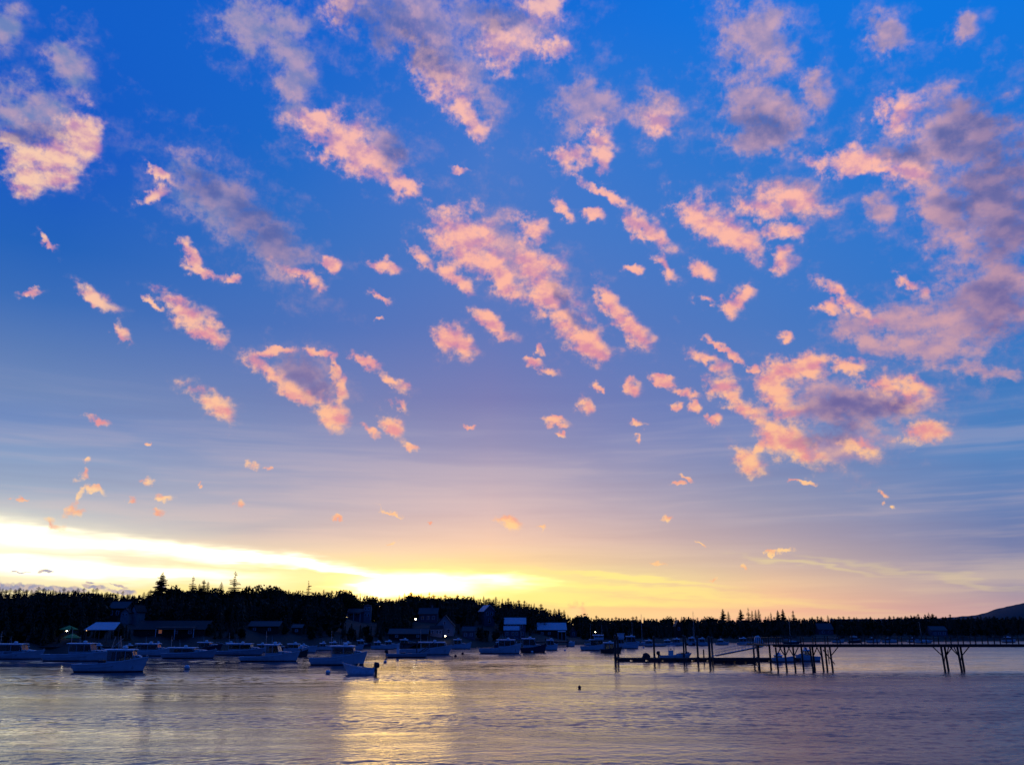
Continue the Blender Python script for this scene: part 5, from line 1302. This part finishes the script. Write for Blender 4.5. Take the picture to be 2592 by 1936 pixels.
# upper approach platform joining gangway and pier
p0, p1 = at(1908, 1640, DY - 7), pt(1964, 1634)
e = tag(empty('approach_platform', (p0.x, p0.y, 0)), 'small raised platform joining the gangway to the pier end', 'platform')
vx = p1.x - p0.x; vy = PY - p0.y
m = MB(); nn = 26
for i in range(nn):
    u = (i + .5) / nn; m.box((vx * u, vy * u, zt - .32 * (1 - u) - .1), (2.4, abs(vy) / nn - .02, .1))
m.build('deck', WOOD, e)
for s_ in (-1.1, 1.1):
    m = MB().tube((s_, 0, zt - .45), (vx + s_, vy, zt - .2), .13, n=6); m.build('stringer', PILE, e)
    m = MB().tube((s_, 0, zt + .65), (vx + s_, vy, zt + .95), .045, n=6)
    for i in range(12): m.tube((vx * i / 11 + s_, vy * i / 11, zt - .4), (vx * i / 11 + s_, vy * i / 11, zt + .66 + .3 * i / 11), .05, n=5)
    m.build('railing', PILE, e)
for u in (0.5,):
    for s_ in (-.95, .95): MB().tube((vx * u + s_, vy * u, -2.5), (vx * u + s_, vy * u, zt - .3), .16, n=9).build('leg', PILE, e)
# skiff alongside the dock, bow right
e, L, k = place('centre_console_boat', 'light blue-white centre console boat lying at the dock', 1657, 1737, 1669, lambda L: 2.2, group='open skiffs')
e.location.y = DY + 3.9
hull_parts(e, L, 2.2, .95, 1.45, HULL_W, rake=.18)
MB().box((-.9, 0, 1.3), (.8, .9, 1.3)).build('console', WHITE, e)
m = MB()
for sx_ in (-1.35, -.35):
    for sy_ in (-.5, .5): m.tube((sx_, sy_, .8), (sx_ + .1, sy_, 2.75), .03, n=6)
m.build('top_frame', ALU, e)
MB().box((-.8, 0, 2.78), (1.7, 1.5, .07)).box((-.75, 0, 2.83), (1.5, 1.3, .04)).build('top', WHITE, e)
for i, x in enumerate((.3, .8, 1.2, 1.6, 2.1, 2.5)): MB().box((x, random.uniform(-.5, .5), 1.15 + .05 * i), (.34, .4, .45), (0, 0, random.random())).build('cushion', (WHITE, BLUEC, DARK)[i % 3], e)
MB().path([(L / 2 - .4, -.25, 1.4), (L / 2 - .9, -.6, 1.8), (.9, -.95, 1.55), (.6, -1.0, 1.1)], .022).path([(L / 2 - .4, .25, 1.4), (L / 2 - .9, .6, 1.8), (.9, .95, 1.55), (.6, 1.0, 1.1)], .022).build('bow_rail', ALU, e)
outboard(e, -L / 2 - .15, 0, .95, 1.2)
# heap of gear under a dark tarp on the dock
p = at(1635.5, 1664, DY + 1.2); kq = px_per_m(DY, 1)
e = tag(empty('gear_heap', (p.x, DY + 1.3, .65)), 'dark rounded heap of gear on the left part of the dock', 'heap')
rows = []
for j in range(6):
    u = j / 5; rad = .75 * math.sqrt(max(0, 1 - u * u)) + .02
    rows.append([(rad * (1 + .14 * math.sin(3 * t + j)) * math.cos(t), rad * .8 * (1 + .12 * math.cos(4 * t)) * math.sin(t), .95 * u) for t in [2 * math.pi * q / 14 for q in range(14)]])
MB().loft(rows, close=True, cap=True).build('cover', RUBBER, e, smooth=True)
MB().path([(-.8, -.7, .06), (-.2, -.66, .5), (.4, -.6, .5), (.9, -.6, .05)], .03).build('lashing', DARK, e)
# boats lying beyond the pier legs
lobster('pale low boat lying behind the left pier legs', 1958, 2014, 1675, 1666, 1661, (1966, 1982), 1660, detail=1, trunk=False, name='moored_boat', group='boats by the dock', sill=.6)
e, L, B_, fs, fb, k, mid, sg = lobster('pale boat with a small upright cabin behind the middle pier legs', 2017, 2079, 1673, 1662, 1657, (2038, 2054), 1647, detail=1, flip=True, trunk=True, name='moored_boat', group='boats by the dock')
# covered boat standing beyond the gangway
e, L, k = place('covered_boat', 'round-topped boat under a pale cover above the gangway', 1908, 1938, 1634, lambda L: 2.6, cat='boat')
hull_parts(e, L, 2.6, .8, 1.1, HULL_G, n=9)
MB().loft([[(x, 1.2 * math.cos(t), 1.0 + h_ * math.sin(t)) for t in [math.pi * q / 8 for q in range(9)]] for x, h_ in ((-L * .42, .6), (-L * .25, 2.4), (L * .05, 2.6), (L * .25, 1.5), (L * .4, .4))], cap=True).build('cover', ROOFM, e, smooth=True)
